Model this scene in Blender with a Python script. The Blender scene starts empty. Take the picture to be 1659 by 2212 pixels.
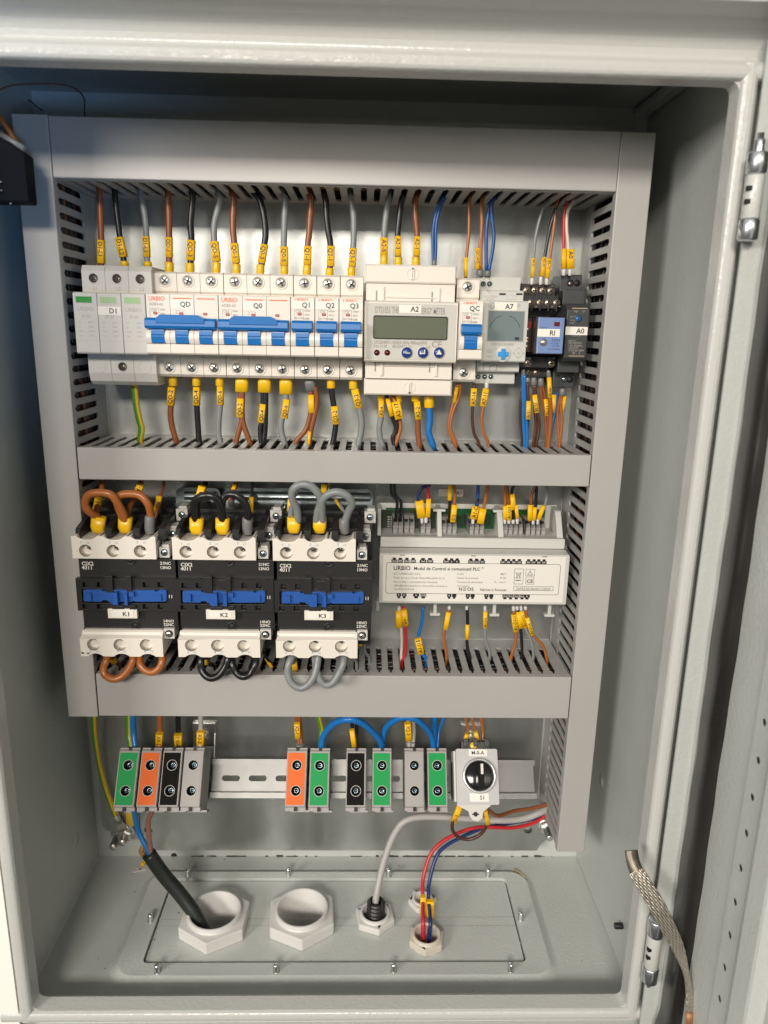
import bpy, bmesh, math, random
from mathutils import Vector, Matrix
from mathutils.geometry import tessellate_polygon
random.seed(7)
SC = bpy.context.scene
COL = SC.collection
U = 0.001                                    # everything below is written in millimetres
# ------------------------------------------------------------------ camera
FPX, CAM = 1575.007, Vector((9.3214, -640.345, 28.141))
_a, _b, _c = 0.2454, 0.0276, 0.0200
FWD = Vector((math.sin(_b)*math.cos(_a), math.cos(_b)*math.cos(_a), -math.sin(_a)))
_r = Vector((math.cos(_b), -math.sin(_b), 0)); _u = _r.cross(FWD)
RGT = math.cos(_c)*_r + math.sin(_c)*_u
UPV = -math.sin(_c)*_r + math.cos(_c)*_u
cd = bpy.data.cameras.new('camera'); cam = bpy.data.objects.new('camera', cd); COL.objects.link(cam)
cd.sensor_fit = 'HORIZONTAL'; cd.sensor_width = 36; cd.lens = 36*FPX/1659
cd.clip_start = 0.01; cd.clip_end = 50
m = Matrix((RGT, UPV, -FWD)).transposed().to_4x4(); m.translation = CAM*U
cam.matrix_world = m
SC.camera = cam
cd.dof.use_dof = True; cd.dof.focus_distance = .60; cd.dof.aperture_fstop = 10
# ------------------------------------------------------------------ light
w = bpy.data.worlds.new('World'); SC.world = w; w.use_nodes = True
nt = w.node_tree; bg = nt.nodes['Background']
tc = nt.nodes.new('ShaderNodeTexCoord'); sx = nt.nodes.new('ShaderNodeSeparateXYZ'); cr = nt.nodes.new('ShaderNodeValToRGB')
nt.links.new(tc.outputs['Generated'], sx.inputs[0])
ma = nt.nodes.new('ShaderNodeMath'); ma.operation = 'MULTIPLY_ADD'; ma.inputs[1].default_value = .5; ma.inputs[2].default_value = .5
nt.links.new(sx.outputs['Z'], ma.inputs[0]); nt.links.new(ma.outputs[0], cr.inputs[0])
cr.color_ramp.elements[0].position = .25; cr.color_ramp.elements[0].color = (.17, .165, .15, 1)
cr.color_ramp.elements[1].position = .8; cr.color_ramp.elements[1].color = (.95, .96, .93, 1)
cx = nt.nodes.new('ShaderNodeValToRGB'); mb = nt.nodes.new('ShaderNodeMath'); mb.operation = 'MULTIPLY_ADD'; mb.inputs[1].default_value = .5; mb.inputs[2].default_value = .5
nt.links.new(sx.outputs['X'], mb.inputs[0]); nt.links.new(mb.outputs[0], cx.inputs[0])
cx.color_ramp.elements[0].position = .25; cx.color_ramp.elements[0].color = (1, 1, 1, 1)
cx.color_ramp.elements[1].position = .8; cx.color_ramp.elements[1].color = (.09, .12, .15, 1)
mxw = nt.nodes.new('ShaderNodeMix'); mxw.data_type = 'RGBA'; mxw.blend_type = 'MULTIPLY'; mxw.inputs[0].default_value = 1
nt.links.new(cr.outputs[0], mxw.inputs[6]); nt.links.new(cx.outputs[0], mxw.inputs[7])
nt.links.new(mxw.outputs[2], bg.inputs['Color']); bg.inputs['Strength'].default_value = 0.52
def area(name, loc, aim, sx_, sy_, power, col):
    l = bpy.data.lights.new(name, 'AREA'); l.shape = 'RECTANGLE'; l.size = sx_; l.size_y = sy_; l.energy = power; l.color = col
    o = bpy.data.objects.new(name, l); COL.objects.link(o); o.location = Vector(loc)*U
    o.rotation_euler = (Vector(aim)-Vector(loc)).to_track_quat('-Z', 'Y').to_euler(); return o
area('ceiling_lamp', (-300, -2500, 900), (0, 0, -150), .75, .30, 50, (1, .925, .82))
area('side_lamp', (-1500, -1900, 500), (200, 0, -150), .6, .5, 34, (1, .95, .88))
sp = bpy.data.lights.new('blue_fill_spot', 'SPOT'); sp.energy = 12; sp.color = (.22, .5, 1); sp.spot_size = math.radians(24); sp.spot_blend = 1; sp.shadow_soft_size = .08  # added blue spot, tints the upper left corner; no known source there
so = bpy.data.objects.new('blue_fill_spot', sp); COL.objects.link(so); so.location = Vector((150, -1000, -150))*U
so.rotation_euler = (Vector((-330, -60, 130))-Vector((150, -1000, -150))).to_track_quat('-Z', 'Y').to_euler()
SC.view_settings.view_transform = 'Standard'; SC.view_settings.look = 'None'; SC.view_settings.gamma = 1; SC.view_settings.exposure = -0.1
SC.render.engine = 'CYCLES'
# ------------------------------------------------------------------ pixel reading -> place at a known depth
REG = {'D': (0, 0, 1)}
for k, x, y, wd in [('A1',200,650,800),('A2',900,650,800),('A3',1400,650,800),('A4',1900,650,800),('A5',200,1200,800),('A6',800,1200,800),
                    ('A7',1350,1200,800),('A8',1900,1200,800),('B1',250,1880,800),('B2',950,1880,800),('B3',1450,1880,900),('B4',250,2400,800),
                    ('B5',950,2400,800),('B6',1450,2400,900),('B7',350,2850,900),('B8',1100,2850,1200),('C3',500,3300,1800),('C4',2200,3000,872),
                    ('CT',0,200,700),('CB',380,3100,620),('CR',2400,3500,672)]:
    REG[k] = (x/1.85169, y/1.85169, wd/1659/1.85169)
def ray(reg, zx, zy):
    x0, y0, s = REG[reg]; px = x0+zx*s; py = y0+zy*s
    return FWD + RGT*((px-829.5)/FPX) - UPV*((py-1106)/FPX)
def at(reg, zx, zy, y): d = ray(reg, zx, zy); return CAM + d*((y-CAM.y)/d.y)
def atz(reg, zx, zy, z): d = ray(reg, zx, zy); return CAM + d*((z-CAM.z)/d.z)
def atx(reg, zx, zy, x): d = ray(reg, zx, zy); return CAM + d*((x-CAM.x)/d.x)
# ------------------------------------------------------------------ materials
def rgb(h): 
    h = h.lstrip('#'); v = [int(h[i:i+2], 16)/255 for i in (0, 2, 4)]
    return tuple(((c/12.92) if c <= .04045 else ((c+.055)/1.055)**2.4) for c in v)
MATS = {}
def mat(name, col, rough=.45, metal=0, bump=0, bscale=300, spec=.5, noise=0, nscale=40, coat=0, trans=0, emis=0, grime=0):
    if name in MATS: return MATS[name]
    mt = bpy.data.materials.new(name); mt.use_nodes = True; n = mt.node_tree; b = n.nodes['Principled BSDF']
    b.inputs['Base Color'].default_value = (*col, 1); b.inputs['Roughness'].default_value = rough; b.inputs['Metallic'].default_value = metal
    b.inputs['Specular IOR Level'].default_value = spec; b.inputs['Coat Weight'].default_value = coat; b.inputs['Coat Roughness'].default_value = .1
    if trans: b.inputs['Transmission Weight'].default_value = trans
    tcn = n.nodes.new('ShaderNodeTexCoord')
    if noise:
        t = n.nodes.new('ShaderNodeTexNoise'); t.inputs['Scale'].default_value = nscale; t.inputs['Detail'].default_value = 6; t.inputs['Roughness'].default_value = .65
        n.links.new(tcn.outputs['Object'], t.inputs['Vector'])
        r = n.nodes.new('ShaderNodeValToRGB'); r.color_ramp.elements[0].position = .3; r.color_ramp.elements[1].position = .7
        r.color_ramp.elements[0].color = (*[c*(1-noise) for c in col], 1); r.color_ramp.elements[1].color = (*[min(1, c*(1+noise)) for c in col], 1)
        n.links.new(t.outputs['Fac'], r.inputs[0]); n.links.new(r.outputs[0], b.inputs['Base Color'])
        m2 = n.nodes.new('ShaderNodeMapRange'); m2.inputs['To Min'].default_value = rough-.08; m2.inputs['To Max'].default_value = rough+.08
        n.links.new(t.outputs['Fac'], m2.inputs['Value']); n.links.new(m2.outputs[0], b.inputs['Roughness'])
    if bump:
        t = n.nodes.new('ShaderNodeTexNoise'); t.inputs['Scale'].default_value = bscale; t.inputs['Detail'].default_value = 2
        n.links.new(tcn.outputs['Object'], t.inputs['Vector'])
        bp = n.nodes.new('ShaderNodeBump'); bp.inputs['Strength'].default_value = bump; bp.inputs['Distance'].default_value = .0006
        n.links.new(t.outputs['Fac'], bp.inputs['Height']); n.links.new(bp.outputs[0], b.inputs['Normal'])
    MATS[name] = mt; return mt
PAINT = mat('grey_paint', (.51, .53, .505), .34, bump=.55, bscale=420, noise=.05, nscale=9)
PAINTL = mat('grey_paint_thick', (.53, .535, .51), .25, bump=.5, bscale=330)
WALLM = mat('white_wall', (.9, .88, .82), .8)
GALV = mat('galvanised_steel', (.47, .485, .47), .36, metal=.9, noise=.12, nscale=16, bump=.10, bscale=90)
ZINC = mat('zinc', (.70, .69, .65), .34, metal=.92, noise=.08, nscale=60)
RAILZ = mat('rail_zinc', (.19, .19, .185), .42, metal=.7, noise=.07, nscale=30)
CHROME = mat('bright_zinc', (.72, .76, .78), .24, metal=.95)
RCH = mat('rail_chrome', (.30, .35, .36), .3, metal=.9)
BLUEZ = mat('blue_zinc', (.45, .55, .60), .22, metal=.9)
DUCT = mat('duct_grey', (.375, .37, .355), .42, noise=.035, nscale=18, bump=.06, bscale=700)
DUCTC = mat('duct_cover_grey', (.40, .388, .372), .36, noise=.03, nscale=10, bump=.05, bscale=500)
CREAM = mat('cream_plastic', (.76, .705, .63), .36, bump=.1, bscale=900)
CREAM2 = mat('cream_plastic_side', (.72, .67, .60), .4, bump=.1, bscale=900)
LGREY = mat('light_grey_plastic', (.58, .56, .52), .38, bump=.12, bscale=900)
PGREY = mat('module_grey_plastic', (.56, .56, .525), .42, bump=.12, bscale=900)
TGREY = mat('terminal_grey', (.34, .315, .30), .5, bump=.1, bscale=900)
BLK = mat('black_plastic', (.022, .021, .021), .38, bump=.15, bscale=900)
DARK = mat('dark_recess', (.008, .008, .008), .6)
DGREY = mat('dark_grey_plastic', (.045, .048, .050), .42, bump=.15, bscale=800)
BLUE = mat('toggle_blue', (.009, .15, .46), .32)
SBLUE = mat('slider_blue', (.022, .095, .36), .36)
RBLUE = mat('relay_blue', (.17, .25, .47), .3)
WHITE = mat('label_white', (.82, .78, .71), .45)
PLCW = mat('plate_label_white', (.78, .74, .68), .38)
SILV = mat('silver_label', (.55, .53, .49), .40)
LCD = mat('lcd_green', (.135, .15, .105), .18)
LCDB = mat('lcd_grey', (.18, .225, .23), .12)
RED = mat('red_mark', (.42, .035, .03), .4)
DRED = mat('dark_red_led', (.12, .006, .01), .2)
ORANGE = mat('print_orange', (.80, .13, .05), .5)
INK = mat('print_black', (.012, .012, .014), .5)
INKG = mat('print_grey', (.30, .27, .24), .5)
INKL = mat('print_light_grey', (.42, .39, .36), .5)
INKW = mat('print_white', (.72, .68, .62), .5)
INKB = mat('print_blue', (.20, .36, .52), .5)
NAVY = mat('button_navy', (.02, .05, .22), .3)
YEL = mat('marker_yellow', (.90, .50, .004), .42, spec=.35)
FYEL = mat('ferrule_yellow', (.80, .48, .006), .32)
FWHITE = mat('ferrule_white', (.62, .60, .58), .35)
FGREY = mat('ferrule_grey', (.17, .165, .165), .38)
FRED = mat('ferrule_crimson', (.45, .02, .06), .35)
BRONZE = mat('brass_dull', (.45, .36, .27), .35, metal=.9)
WM = {'brown': mat('wire_brown', (.245, .075, .022), .32), 'orange': mat('wire_light_brown', (.36, .115, .026), .32), 'dbrown': mat('wire_dark_brown', (.075, .026, .016), .32), 'pinkbrown': mat('wire_rose_brown', (.26, .12, .085), .36),
      'black': mat('wire_black', (.012, .012, .014), .30), 'grey': mat('wire_grey', (.22, .235, .235), .34), 'lgrey': mat('wire_light_grey', (.42, .40, .385), .36),
      'blue': mat('wire_blue', (.008, .15, .46), .32), 'mblue': mat('wire_mid_blue', (.01, .075, .27), .34), 'dblue': mat('wire_dark_blue', (.008, .03, .14), .32), 'red': mat('wire_red', (.55, .022, .03), .34), 'white': mat('wire_white', (.66, .60, .52), .36)}
GREENL = mat('label_green', (.003, .30, .07), .5, spec=.2)
ORL = mat('label_orange', (.80, .14, .016), .5, spec=.2)
BLL = mat('label_black', (.010, .009, .008), .6, spec=.05)
GRL = mat('label_grey', (.37, .345, .335), .5, spec=.25)
PCB = mat('circuit_green', (.008, .085, .03), .3)
PCBD = mat('circuit_dark', (.02, .035, .018), .35)
CNUT = mat('gland_white', (.64, .625, .60), .4, bump=.15, bscale=700)
CNUT2 = mat('gland_cream', (.60, .545, .46), .4)
RUB = mat('gasket_rubber', (.018, .016, .014), .30, noise=.25, nscale=12)
SHEATH = mat('cable_black', (.014, .018, .015), .42)
GREENW = mat('window_green', (.06, .30, .07), .15); GREENP = mat('window_pale_green', (.40, .55, .30), .2)
CBLUE = mat('button_sky_blue', (.03, .30, .70), .3)
def streak(mt):
    n = mt.node_tree; tc_ = n.nodes['Texture Coordinate']; mp = n.nodes.new('ShaderNodeMapping'); mp.inputs['Scale'].default_value = (60, 1, 5)
    t = n.nodes.new('ShaderNodeTexNoise'); t.inputs['Scale'].default_value = 1; t.inputs['Detail'].default_value = 5
    n.links.new(tc_.outputs['Object'], mp.inputs[0]); n.links.new(mp.outputs[0], t.inputs['Vector'])
    r = n.nodes.new('ShaderNodeMapRange'); r.inputs['From Min'].default_value = .3; r.inputs['From Max'].default_value = .7; r.inputs['To Min'].default_value = .27; r.inputs['To Max'].default_value = .45
    n.links.new(t.outputs['Fac'], r.inputs['Value']); n.links.new(r.outputs[0], n.nodes['Principled BSDF'].inputs['Roughness'])
streak(GALV)
def yg_mat():                                 # green / yellow striped earth wire: the stripe runs along the wire (tube UV: u round, v along)
    mt = bpy.data.materials.new('wire_green_yellow'); mt.use_nodes = True; n = mt.node_tree; b = n.nodes['Principled BSDF']; b.inputs['Roughness'].default_value = .32
    uv = n.nodes.new('ShaderNodeUVMap'); s = n.nodes.new('ShaderNodeSeparateXYZ'); n.links.new(uv.outputs[0], s.inputs[0])
    g = n.nodes.new('ShaderNodeMath'); g.operation = 'SUBTRACT'; 
    ad = n.nodes.new('ShaderNodeMath'); ad.operation = 'ADD'; ad.inputs[1].default_value = .30
    k = n.nodes.new('ShaderNodeMath'); k.operation = 'MULTIPLY'; k.inputs[1].default_value = .02; n.links.new(s.outputs[1], k.inputs[0])
    n.links.new(s.outputs[0], g.inputs[0]); n.links.new(k.outputs[0], g.inputs[1])
    f = n.nodes.new('ShaderNodeMath'); f.operation = 'FRACT'; n.links.new(g.outputs[0], ad.inputs[0]); n.links.new(ad.outputs[0], f.inputs[0])
    c = n.nodes.new('ShaderNodeMath'); c.operation = 'GREATER_THAN'; c.inputs[1].default_value = .5; n.links.new(f.outputs[0], c.inputs[0])
    mx = n.nodes.new('ShaderNodeMix'); mx.data_type = 'RGBA'; mx.inputs[6].default_value = (.62, .42, .02, 1); mx.inputs[7].default_value = (.07, .22, .012, 1)
    n.links.new(c.outputs[0], mx.inputs[0]); n.links.new(mx.outputs[2], b.inputs['Base Color']); return mt
WM['yg'] = yg_mat()
# ------------------------------------------------------------------ mesh collector
_txt = {}
def glyphs(s):
    if s in _txt: return _txt[s]
    c = bpy.data.curves.new('t', 'FONT'); c.body = s; c.size = 1; c.resolution_u = 2; c.fill_mode = 'FRONT'; c.offset = .018
    o = bpy.data.objects.new('t', c); COL.objects.link(o); dg = bpy.context.evaluated_depsgraph_get(); dg.update()
    me = o.evaluated_get(dg).to_mesh(); vs = [(v.co.x, v.co.y) for v in me.vertices]; fs = [tuple(p.vertices) for p in me.polygons]
    o.evaluated_get(dg).to_mesh_clear(); bpy.data.objects.remove(o); bpy.data.curves.remove(c)
    _txt[s] = (vs, fs); return _txt[s]
CAP = .69
class MB:
    def __init__(s, T=None): s.v = []; s.f = []; s.m = []; s.sm = []; s.mats = []; s.uv = {}; s.T = T
    def mi(s, mt):
        if mt not in s.mats: s.mats.append(mt)
        return s.mats.index(mt)
    def add(s, vs, fs, mt, smooth=False, uv=None):
        o = len(s.v); i = s.mi(mt)
        for p in vs:
            p = Vector(p); s.v.append(s.T @ p if s.T else p)
        for k, f in enumerate(fs):
            if uv: s.uv[len(s.f)] = uv[k]
            s.f.append([o+a for a in f]); s.m.append(i); s.sm.append(smooth)
        return s
    def box(s, x0, x1, y0, y1, z0, z1, mt):
        x0, x1 = sorted((x0, x1)); y0, y1 = sorted((y0, y1)); z0, z1 = sorted((z0, z1))
        v = [(x0,y0,z0),(x1,y0,z0),(x1,y1,z0),(x0,y1,z0),(x0,y0,z1),(x1,y0,z1),(x1,y1,z1),(x0,y1,z1)]
        return s.add(v, [(0,3,2,1),(4,5,6,7),(0,1,5,4),(1,2,6,5),(2,3,7,6),(3,0,4,7)], mt)
    def cbox(s, x0, x1, y0, y1, z0, z1, mt, c=1.0):      # box with chamfered front edges (front is -y)
        x0, x1 = sorted((x0, x1)); y0, y1 = sorted((y0, y1)); z0, z1 = sorted((z0, z1)); c = min(c, (x1-x0)/3, (z1-z0)/3, (y1-y0)/2)
        L = [[(x0,y1,z0),(x1,y1,z0),(x1,y1,z1),(x0,y1,z1)], [(x0,y0+c,z0),(x1,y0+c,z0),(x1,y0+c,z1),(x0,y0+c,z1)],
             [(x0+c,y0,z0+c),(x1-c,y0,z0+c),(x1-c,y0,z1-c),(x0+c,y0,z1-c)]]
        v = sum(L, []); f = [(0,3,2,1)] + [(8,9,10,11)]
        for a in (0, 4):
            for k in range(4): f.append((a+k, a+(k+1)%4, a+4+(k+1)%4, a+4+k))
        return s.add(v, f, mt)
    def prism(s, poly, a0, a1, mt, axis='x', smooth=False):   # polygon in the two other axes, pushed along axis
        n = len(poly)
        mk = {'x': lambda p, a: (a, p[0], p[1]), 'y': lambda p, a: (p[0], a, p[1]), 'z': lambda p, a: (p[0], p[1], a)}[axis]
        v = [mk(p, a0) for p in poly]+[mk(p, a1) for p in poly]
        f = [tuple(t) for t in tessellate_polygon([[Vector((p[0], p[1], 0)) for p in poly]])]
        f += [tuple(n+a for a in reversed(t)) for t in f]
        s.add(v, f, mt); s.add(v, [(k, (k+1)%n, n+(k+1)%n, n+k) for k in range(n)], mt, smooth); return s
    def holed(s, outer, holes, a0, a1, mt, axis='y', M=None):   # plate with holes
        loops = [outer]+holes; allp = sum(loops, []); n = len(allp)
        mk = {'x': lambda p, a: (a, p[0], p[1]), 'y': lambda p, a: (p[0], a, p[1]), 'z': lambda p, a: (p[0], p[1], a)}[axis]
        v = [mk(p, a0) for p in allp]+[mk(p, a1) for p in allp]
        f = [tuple(t) for t in tessellate_polygon([[Vector((p[0], p[1], 0)) for p in l] for l in loops])]
        f += [tuple(n+a for a in reversed(t)) for t in f]; o = 0
        for l in loops:
            k = len(l); f += [(o+i, o+(i+1)%k, n+o+(i+1)%k, n+o+i) for i in range(k)]; o += k
        return s.add(v, f, mt)
    def cyl(s, p0, p1, r0, mt, r1=None, n=20, smooth=True, caps=True):
        p0, p1 = Vector(p0), Vector(p1); r1 = r0 if r1 is None else r1; d = (p1-p0).normalized()
        a = d.orthogonal().normalized() if abs(d.x) > .9 else d.cross(Vector((1, 0, 0))).normalized(); b = d.cross(a)
        v = []
        for p, r in ((p0, r0), (p1, r1)):
            v += [p+(a*math.cos(2*math.pi*k/n)+b*math.sin(2*math.pi*k/n))*r for k in range(n)]
        s.add(v, [(k, (k+1)%n, n+(k+1)%n, n+k) for k in range(n)], mt, smooth)
        if caps: s.add(v, [tuple(reversed(range(n))), tuple(range(n, 2*n))], mt)
        return s
    def lathe(s, c, prof, mt, axis=(0, -1, 0), n=28, closed=False, smooth=True, hexr=None):   # prof: (r, height along axis)
        c = Vector(c); d = Vector(axis).normalized(); a = d.cross(Vector((1, 0, 0))) if abs(d.x) < .9 else d.cross(Vector((0, 1, 0))); a.normalize(); b = d.cross(a)
        v = []; m_ = len(prof)
        for r, h in prof: v += [c+d*h+(a*math.cos(2*math.pi*k/n)+b*math.sin(2*math.pi*k/n))*r for k in range(n)]
        f = []
        for j in range(m_-1 if not closed else m_):
            j2 = (j+1) % m_
            f += [(j*n+k, j*n+(k+1)%n, j2*n+(k+1)%n, j2*n+k) for k in range(n)]
        return s.add(v, f, mt, smooth)
    def tube(s, pts, r, mt, n=12, flat=1):
        P = [Vector(p) for p in pts]; up = None; v = []; L = 0; vs = [0]
        for i in range(1, len(P)): L += (P[i]-P[i-1]).length; vs.append(L)
        for i, p in enumerate(P):
            t = (P[min(i+1, len(P)-1)]-P[max(i-1, 0)]).normalized()
            if up is None: up = t.cross(Vector((0, 1, 0))).normalized() if abs(t.y) < .95 else t.cross(Vector((1, 0, 0))).normalized()
            up = (up - t*up.dot(t)).normalized(); w2 = t.cross(up)
            v += [p+(up*math.cos(2*math.pi*k/n)+w2*math.sin(2*math.pi*k/n)*flat)*r for k in range(n)]
        f = []; uv = []
        for i in range(len(P)-1):
            for k in range(n):
                f.append((i*n+k, i*n+(k+1)%n, (i+1)*n+(k+1)%n, (i+1)*n+k))
                uv.append(((k/n, vs[i]/60), ((k+1)/n, vs[i]/60), ((k+1)/n, vs[i+1]/60), (k/n, vs[i+1]/60)))
        s.add(v, f, mt, True, uv); m2 = len(P)-1
        s.add(v, [tuple(reversed(range(n))), tuple(m2*n+k for k in range(n))], mt); return s
    def text(s, st, pos, h, mt, al='l', u=(1, 0, 0), up=(0, 0, 1), sx=1.0, W=None):
        vs, fs = glyphs(st)
        if not vs: return s
        x0 = min(a[0] for a in vs); x1 = max(a[0] for a in vs); off = {'l': x0, 'c': (x0+x1)/2, 'r': x1}[al]
        k = h/CAP; p = Vector(pos); sx = W/((x1-x0)*k) if W else sx; u = Vector(u); up = Vector(up)
        return s.add([p+u*((a-off)*k*sx)+up*(b*k) for a, b in vs], fs, mt)
    def build(s, name, parent=None, bev=0, loc=None, seg=2):
        me = bpy.data.meshes.new(name); o = bpy.data.objects.new(name, me); COL.objects.link(o)
        if parent is not None: org = WL[parent.name]; 
        else: org = Vector(loc) if loc is not None else Vector((0, 0, 0))
        if parent is not None and loc is not None: org = Vector(loc)
        me.from_pydata([(p-org)*U for p in s.v], [], s.f)
        for mt in s.mats: me.materials.append(mt)
        me.polygons.foreach_set('material_index', s.m); me.polygons.foreach_set('use_smooth', s.sm)
        if s.uv:
            ul = me.uv_layers.new(name='UVMap')
            for fi, q in s.uv.items():
                for li, c in zip(me.polygons[fi].loop_indices, q): ul.data[li].uv = c
        me.validate(); me.update(); bm = bmesh.new(); bm.from_mesh(me); bmesh.ops.remove_doubles(bm, verts=bm.verts, dist=1e-6)
        bmesh.ops.recalc_face_normals(bm, faces=bm.faces); bm.to_mesh(me); bm.free()
        if parent is not None: o.parent = parent; o.location = (org-WL[parent.name])*U
        else: o.location = org*U
        WL[o.name] = org
        if bev:
            b = o.modifiers.new('b', 'BEVEL'); b.width = bev*U; b.segments = seg; b.limit_method = 'ANGLE'; b.angle_limit = math.radians(40); b.harden_normals = False
        return o
WL = {}
def tag(o, label=None, cat=None, group=None, kind=None):
    if label: o['label'] = label
    if cat: o['category'] = cat
    if group: o['group'] = group
    if kind: o['kind'] = kind
    return o
def thing(name, loc, label, cat, group=None):
    o = bpy.data.objects.new(name, None); COL.objects.link(o); o.location = Vector(loc)*U; o.empty_display_size = .01
    WL[o.name] = Vector(loc); return tag(o, label, cat, group)
def spline(P, k=8):
    P = [Vector(p) for p in P]; out = []
    if len(P) < 3: return [P[0].lerp(P[-1], i/k) for i in range(k+1)]
    Q = [P[0]*2-P[1]]+P+[P[-1]*2-P[-2]]
    for i in range(1, len(Q)-2):
        a, b, c, d = Q[i-1:i+3]
        for j in range(k):
            t = j/k; out.append(.5*((2*b)+(c-a)*t+(2*a-5*b+4*c-d)*t*t+(3*b-a-3*c+d)*t*t*t))
    out.append(P[-1]); return out
def rrect(x0, x1, z0, z1, r, n=5):
    out = []
    for cx, cz, a0 in ((x1-r, z1-r, 0), (x0+r, z1-r, 90), (x0+r, z0+r, 180), (x1-r, z0+r, 270)):
        out += [(cx+r*math.cos(math.radians(a0+90*k/n)), cz+r*math.sin(math.radians(a0+90*k/n))) for k in range(n+1)]
    return out
def circ(cx, cz, r, n=20): return [(cx+r*math.cos(2*math.pi*k/n), cz+r*math.sin(2*math.pi*k/n)) for k in range(n)]
# cross-head screw: shared meshes; front is -y
_scr = {}
def screw(parent, pos, r, kind='pz', name='screw', rot=None, ring=None):
    key = (round(r, 1), kind, ring.name if ring else '')
    if key not in _scr:
        b = MB(); mt = {'pz': ZINC, 'br': BRONZE, 'bl': BLUEZ, 'dk': BLK}[kind]
        b.lathe((0, 0, 0), [(r, -2.5), (r, 0), (r*.86, .5), (0.01, .6)], mt, n=22)
        s = r*.15
        for a in (35, 125):
            c_, s_ = math.cos(math.radians(a)), math.sin(math.radians(a)); L = r*.72
            b.add([(c_*L-s_*s, -.66, s_*L+c_*s), (-c_*L-s_*s, -.66, -s_*L+c_*s), (-c_*L+s_*s, -.66, -s_*L-c_*s), (c_*L+s_*s, -.66, s_*L-c_*s)], [(0, 1, 2, 3)], DARK)
        if ring: b.lathe((0, 0, 0), [(r*1.06, -.6), (r*1.06, .35), (r*1.32, .35), (r*1.38, -.6)], ring, n=24)
        me = b.build('tmp'); _scr[key] = me.data; bpy.data.objects.remove(me)
    o = bpy.data.objects.new(name, _scr[key]); COL.objects.link(o); o.parent = parent; o.location = (Vector(pos)-WL[parent.name])*U
    o.rotation_euler = rot if rot else (0, random.uniform(-.6, .6), 0); WL[o.name] = Vector(pos); return o
# ================================================================== SETTING AND CABINET
b = MB().box(-2500, 1500, 42, 60, -2600, 1500, WALLM); tag(b.build('wall'), kind='structure')
cab = thing('electrical_cabinet', (-12, 0, -509), 'open grey painted steel cabinet enclosing all the wiring and devices', 'cabinet')
XL, XR, ZB, ZT, YF = -262, 238, -509, 208, -170
MB().box(XL-1.5, XR+1.5, 15, 17, ZB-2, ZT+2, PAINT).build('back_wall', cab)
MB().box(XL-2, XL, YF, 15, ZB, ZT, PAINT).build('side_wall', cab)
MB().box(XR, XR+2, YF, 15, ZB, ZT, PAINT).build('side_wall', cab)
b = MB().box(XL-2, XR+2, YF, 15, ZT, ZT+2, PAINT)
b.prism([(-100, ZT), (-100, ZT-4), (-98, ZT-4), (-96, ZT)], XL, XR, PAINT); b.build('top_wall', cab)
b = MB().box(XR-13, XR-1, -150, 14, ZT-8, ZT-1, PAINT); b.build('corner_rib', cab, bev=2)
# floor with the embossed frame round the gland plate
def inter(a, b_, t): return a+(b_-a)*t
gp = [atz('D', 372, 1909, ZB), atz('D', 1088, 1902, ZB), atz('D', 1135, 2083, ZB), atz('D', 311, 2086, ZB)]
gx0, gx1 = (gp[0].x+gp[3].x)/2, (gp[1].x+gp[2].x)/2; gy1, gy0 = (gp[0].y+gp[1].y)/2, (gp[2].y+gp[3].y)/2
b = MB()
# rings: outer flat -> ramp up -> top of frame -> inner edge of the opening
def ring(m_, la, lb, za, zb, mt, smooth=False):
    n = len(la); m_.add([(x, y, za) for x, y in la]+[(x, y, zb) for x, y in lb], [(k, (k+1)%n, n+(k+1)%n, n+k) for k in range(n)], mt, smooth)
E0 = rrect(XL+.2, XR-.2, YF-18, 15, .1, 8); E1 = rrect(gx0-29, gx1+29, gy0-22, gy1+14, 22, 8); E2 = rrect(gx0-21, gx1+21, gy0-14, gy1+9.5, 16, 8); E3 = rrect(gx0-1.2, gx1+1.2, gy0-1.0, gy1+1.2, 5, 8)
EM = rrect(gx0-24, gx1+24, gy0-17, gy1+11.5, 18, 8)
ring(b, E0, E1, ZB, ZB, PAINT); ring(b, E1, EM, ZB, ZB+1.6, PAINT, True); ring(b, EM, E2, ZB+1.6, ZB+4.2, PAINT, True); ring(b, E2, E3, ZB+4.2, ZB+3.6, PAINT); ring(b, E3, E3, ZB+3.6, ZB-1, PAINT)
b.build('floor_panel', cab)
MB().box(XL-2, XR+2, YF, 15, ZB-50, ZB-48, DARK).build('bottom_wall', cab)
# rim: flange + inner return + rounded front bead, swept round the opening
def rim(pts_in, nm, T, L0, L1, mt=PAINTL):
    b = MB(T); b.prism(pts_in, L0, L1, mt, 'x', True); return b.build(nm, cab)
# profile in (depth y, outward o) ; outward positive away from the opening
RX0, RX1, RZ0, RZ1 = -241.5, 220.5, -487.5, 169.5
def rimprof(fl, go, gh):    # fl flange width to wall, go gutter width, gh height of outer edge
    p = [(-169, 0), (-182, 0)]
    p += [(-185+3*math.cos(math.radians(a))-0, 3-3*math.sin(math.radians(a))) for a in (20, 45, 70)] if False else [(-184.2, .9), (-185, 2.6)]
    p += [(-185.3, 5), (-185, 7.2), (-183.5, 9.2), (-180, 10.5), (-176, 11.5), (-174, 14), (-173.5, 10.5+go)]
    return p
inn = [(-170.5, 0)]
def closed(pts, back): return pts+[(back, pts[-1][1]), (back, 1.5), (-169, 1.5)]
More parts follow.
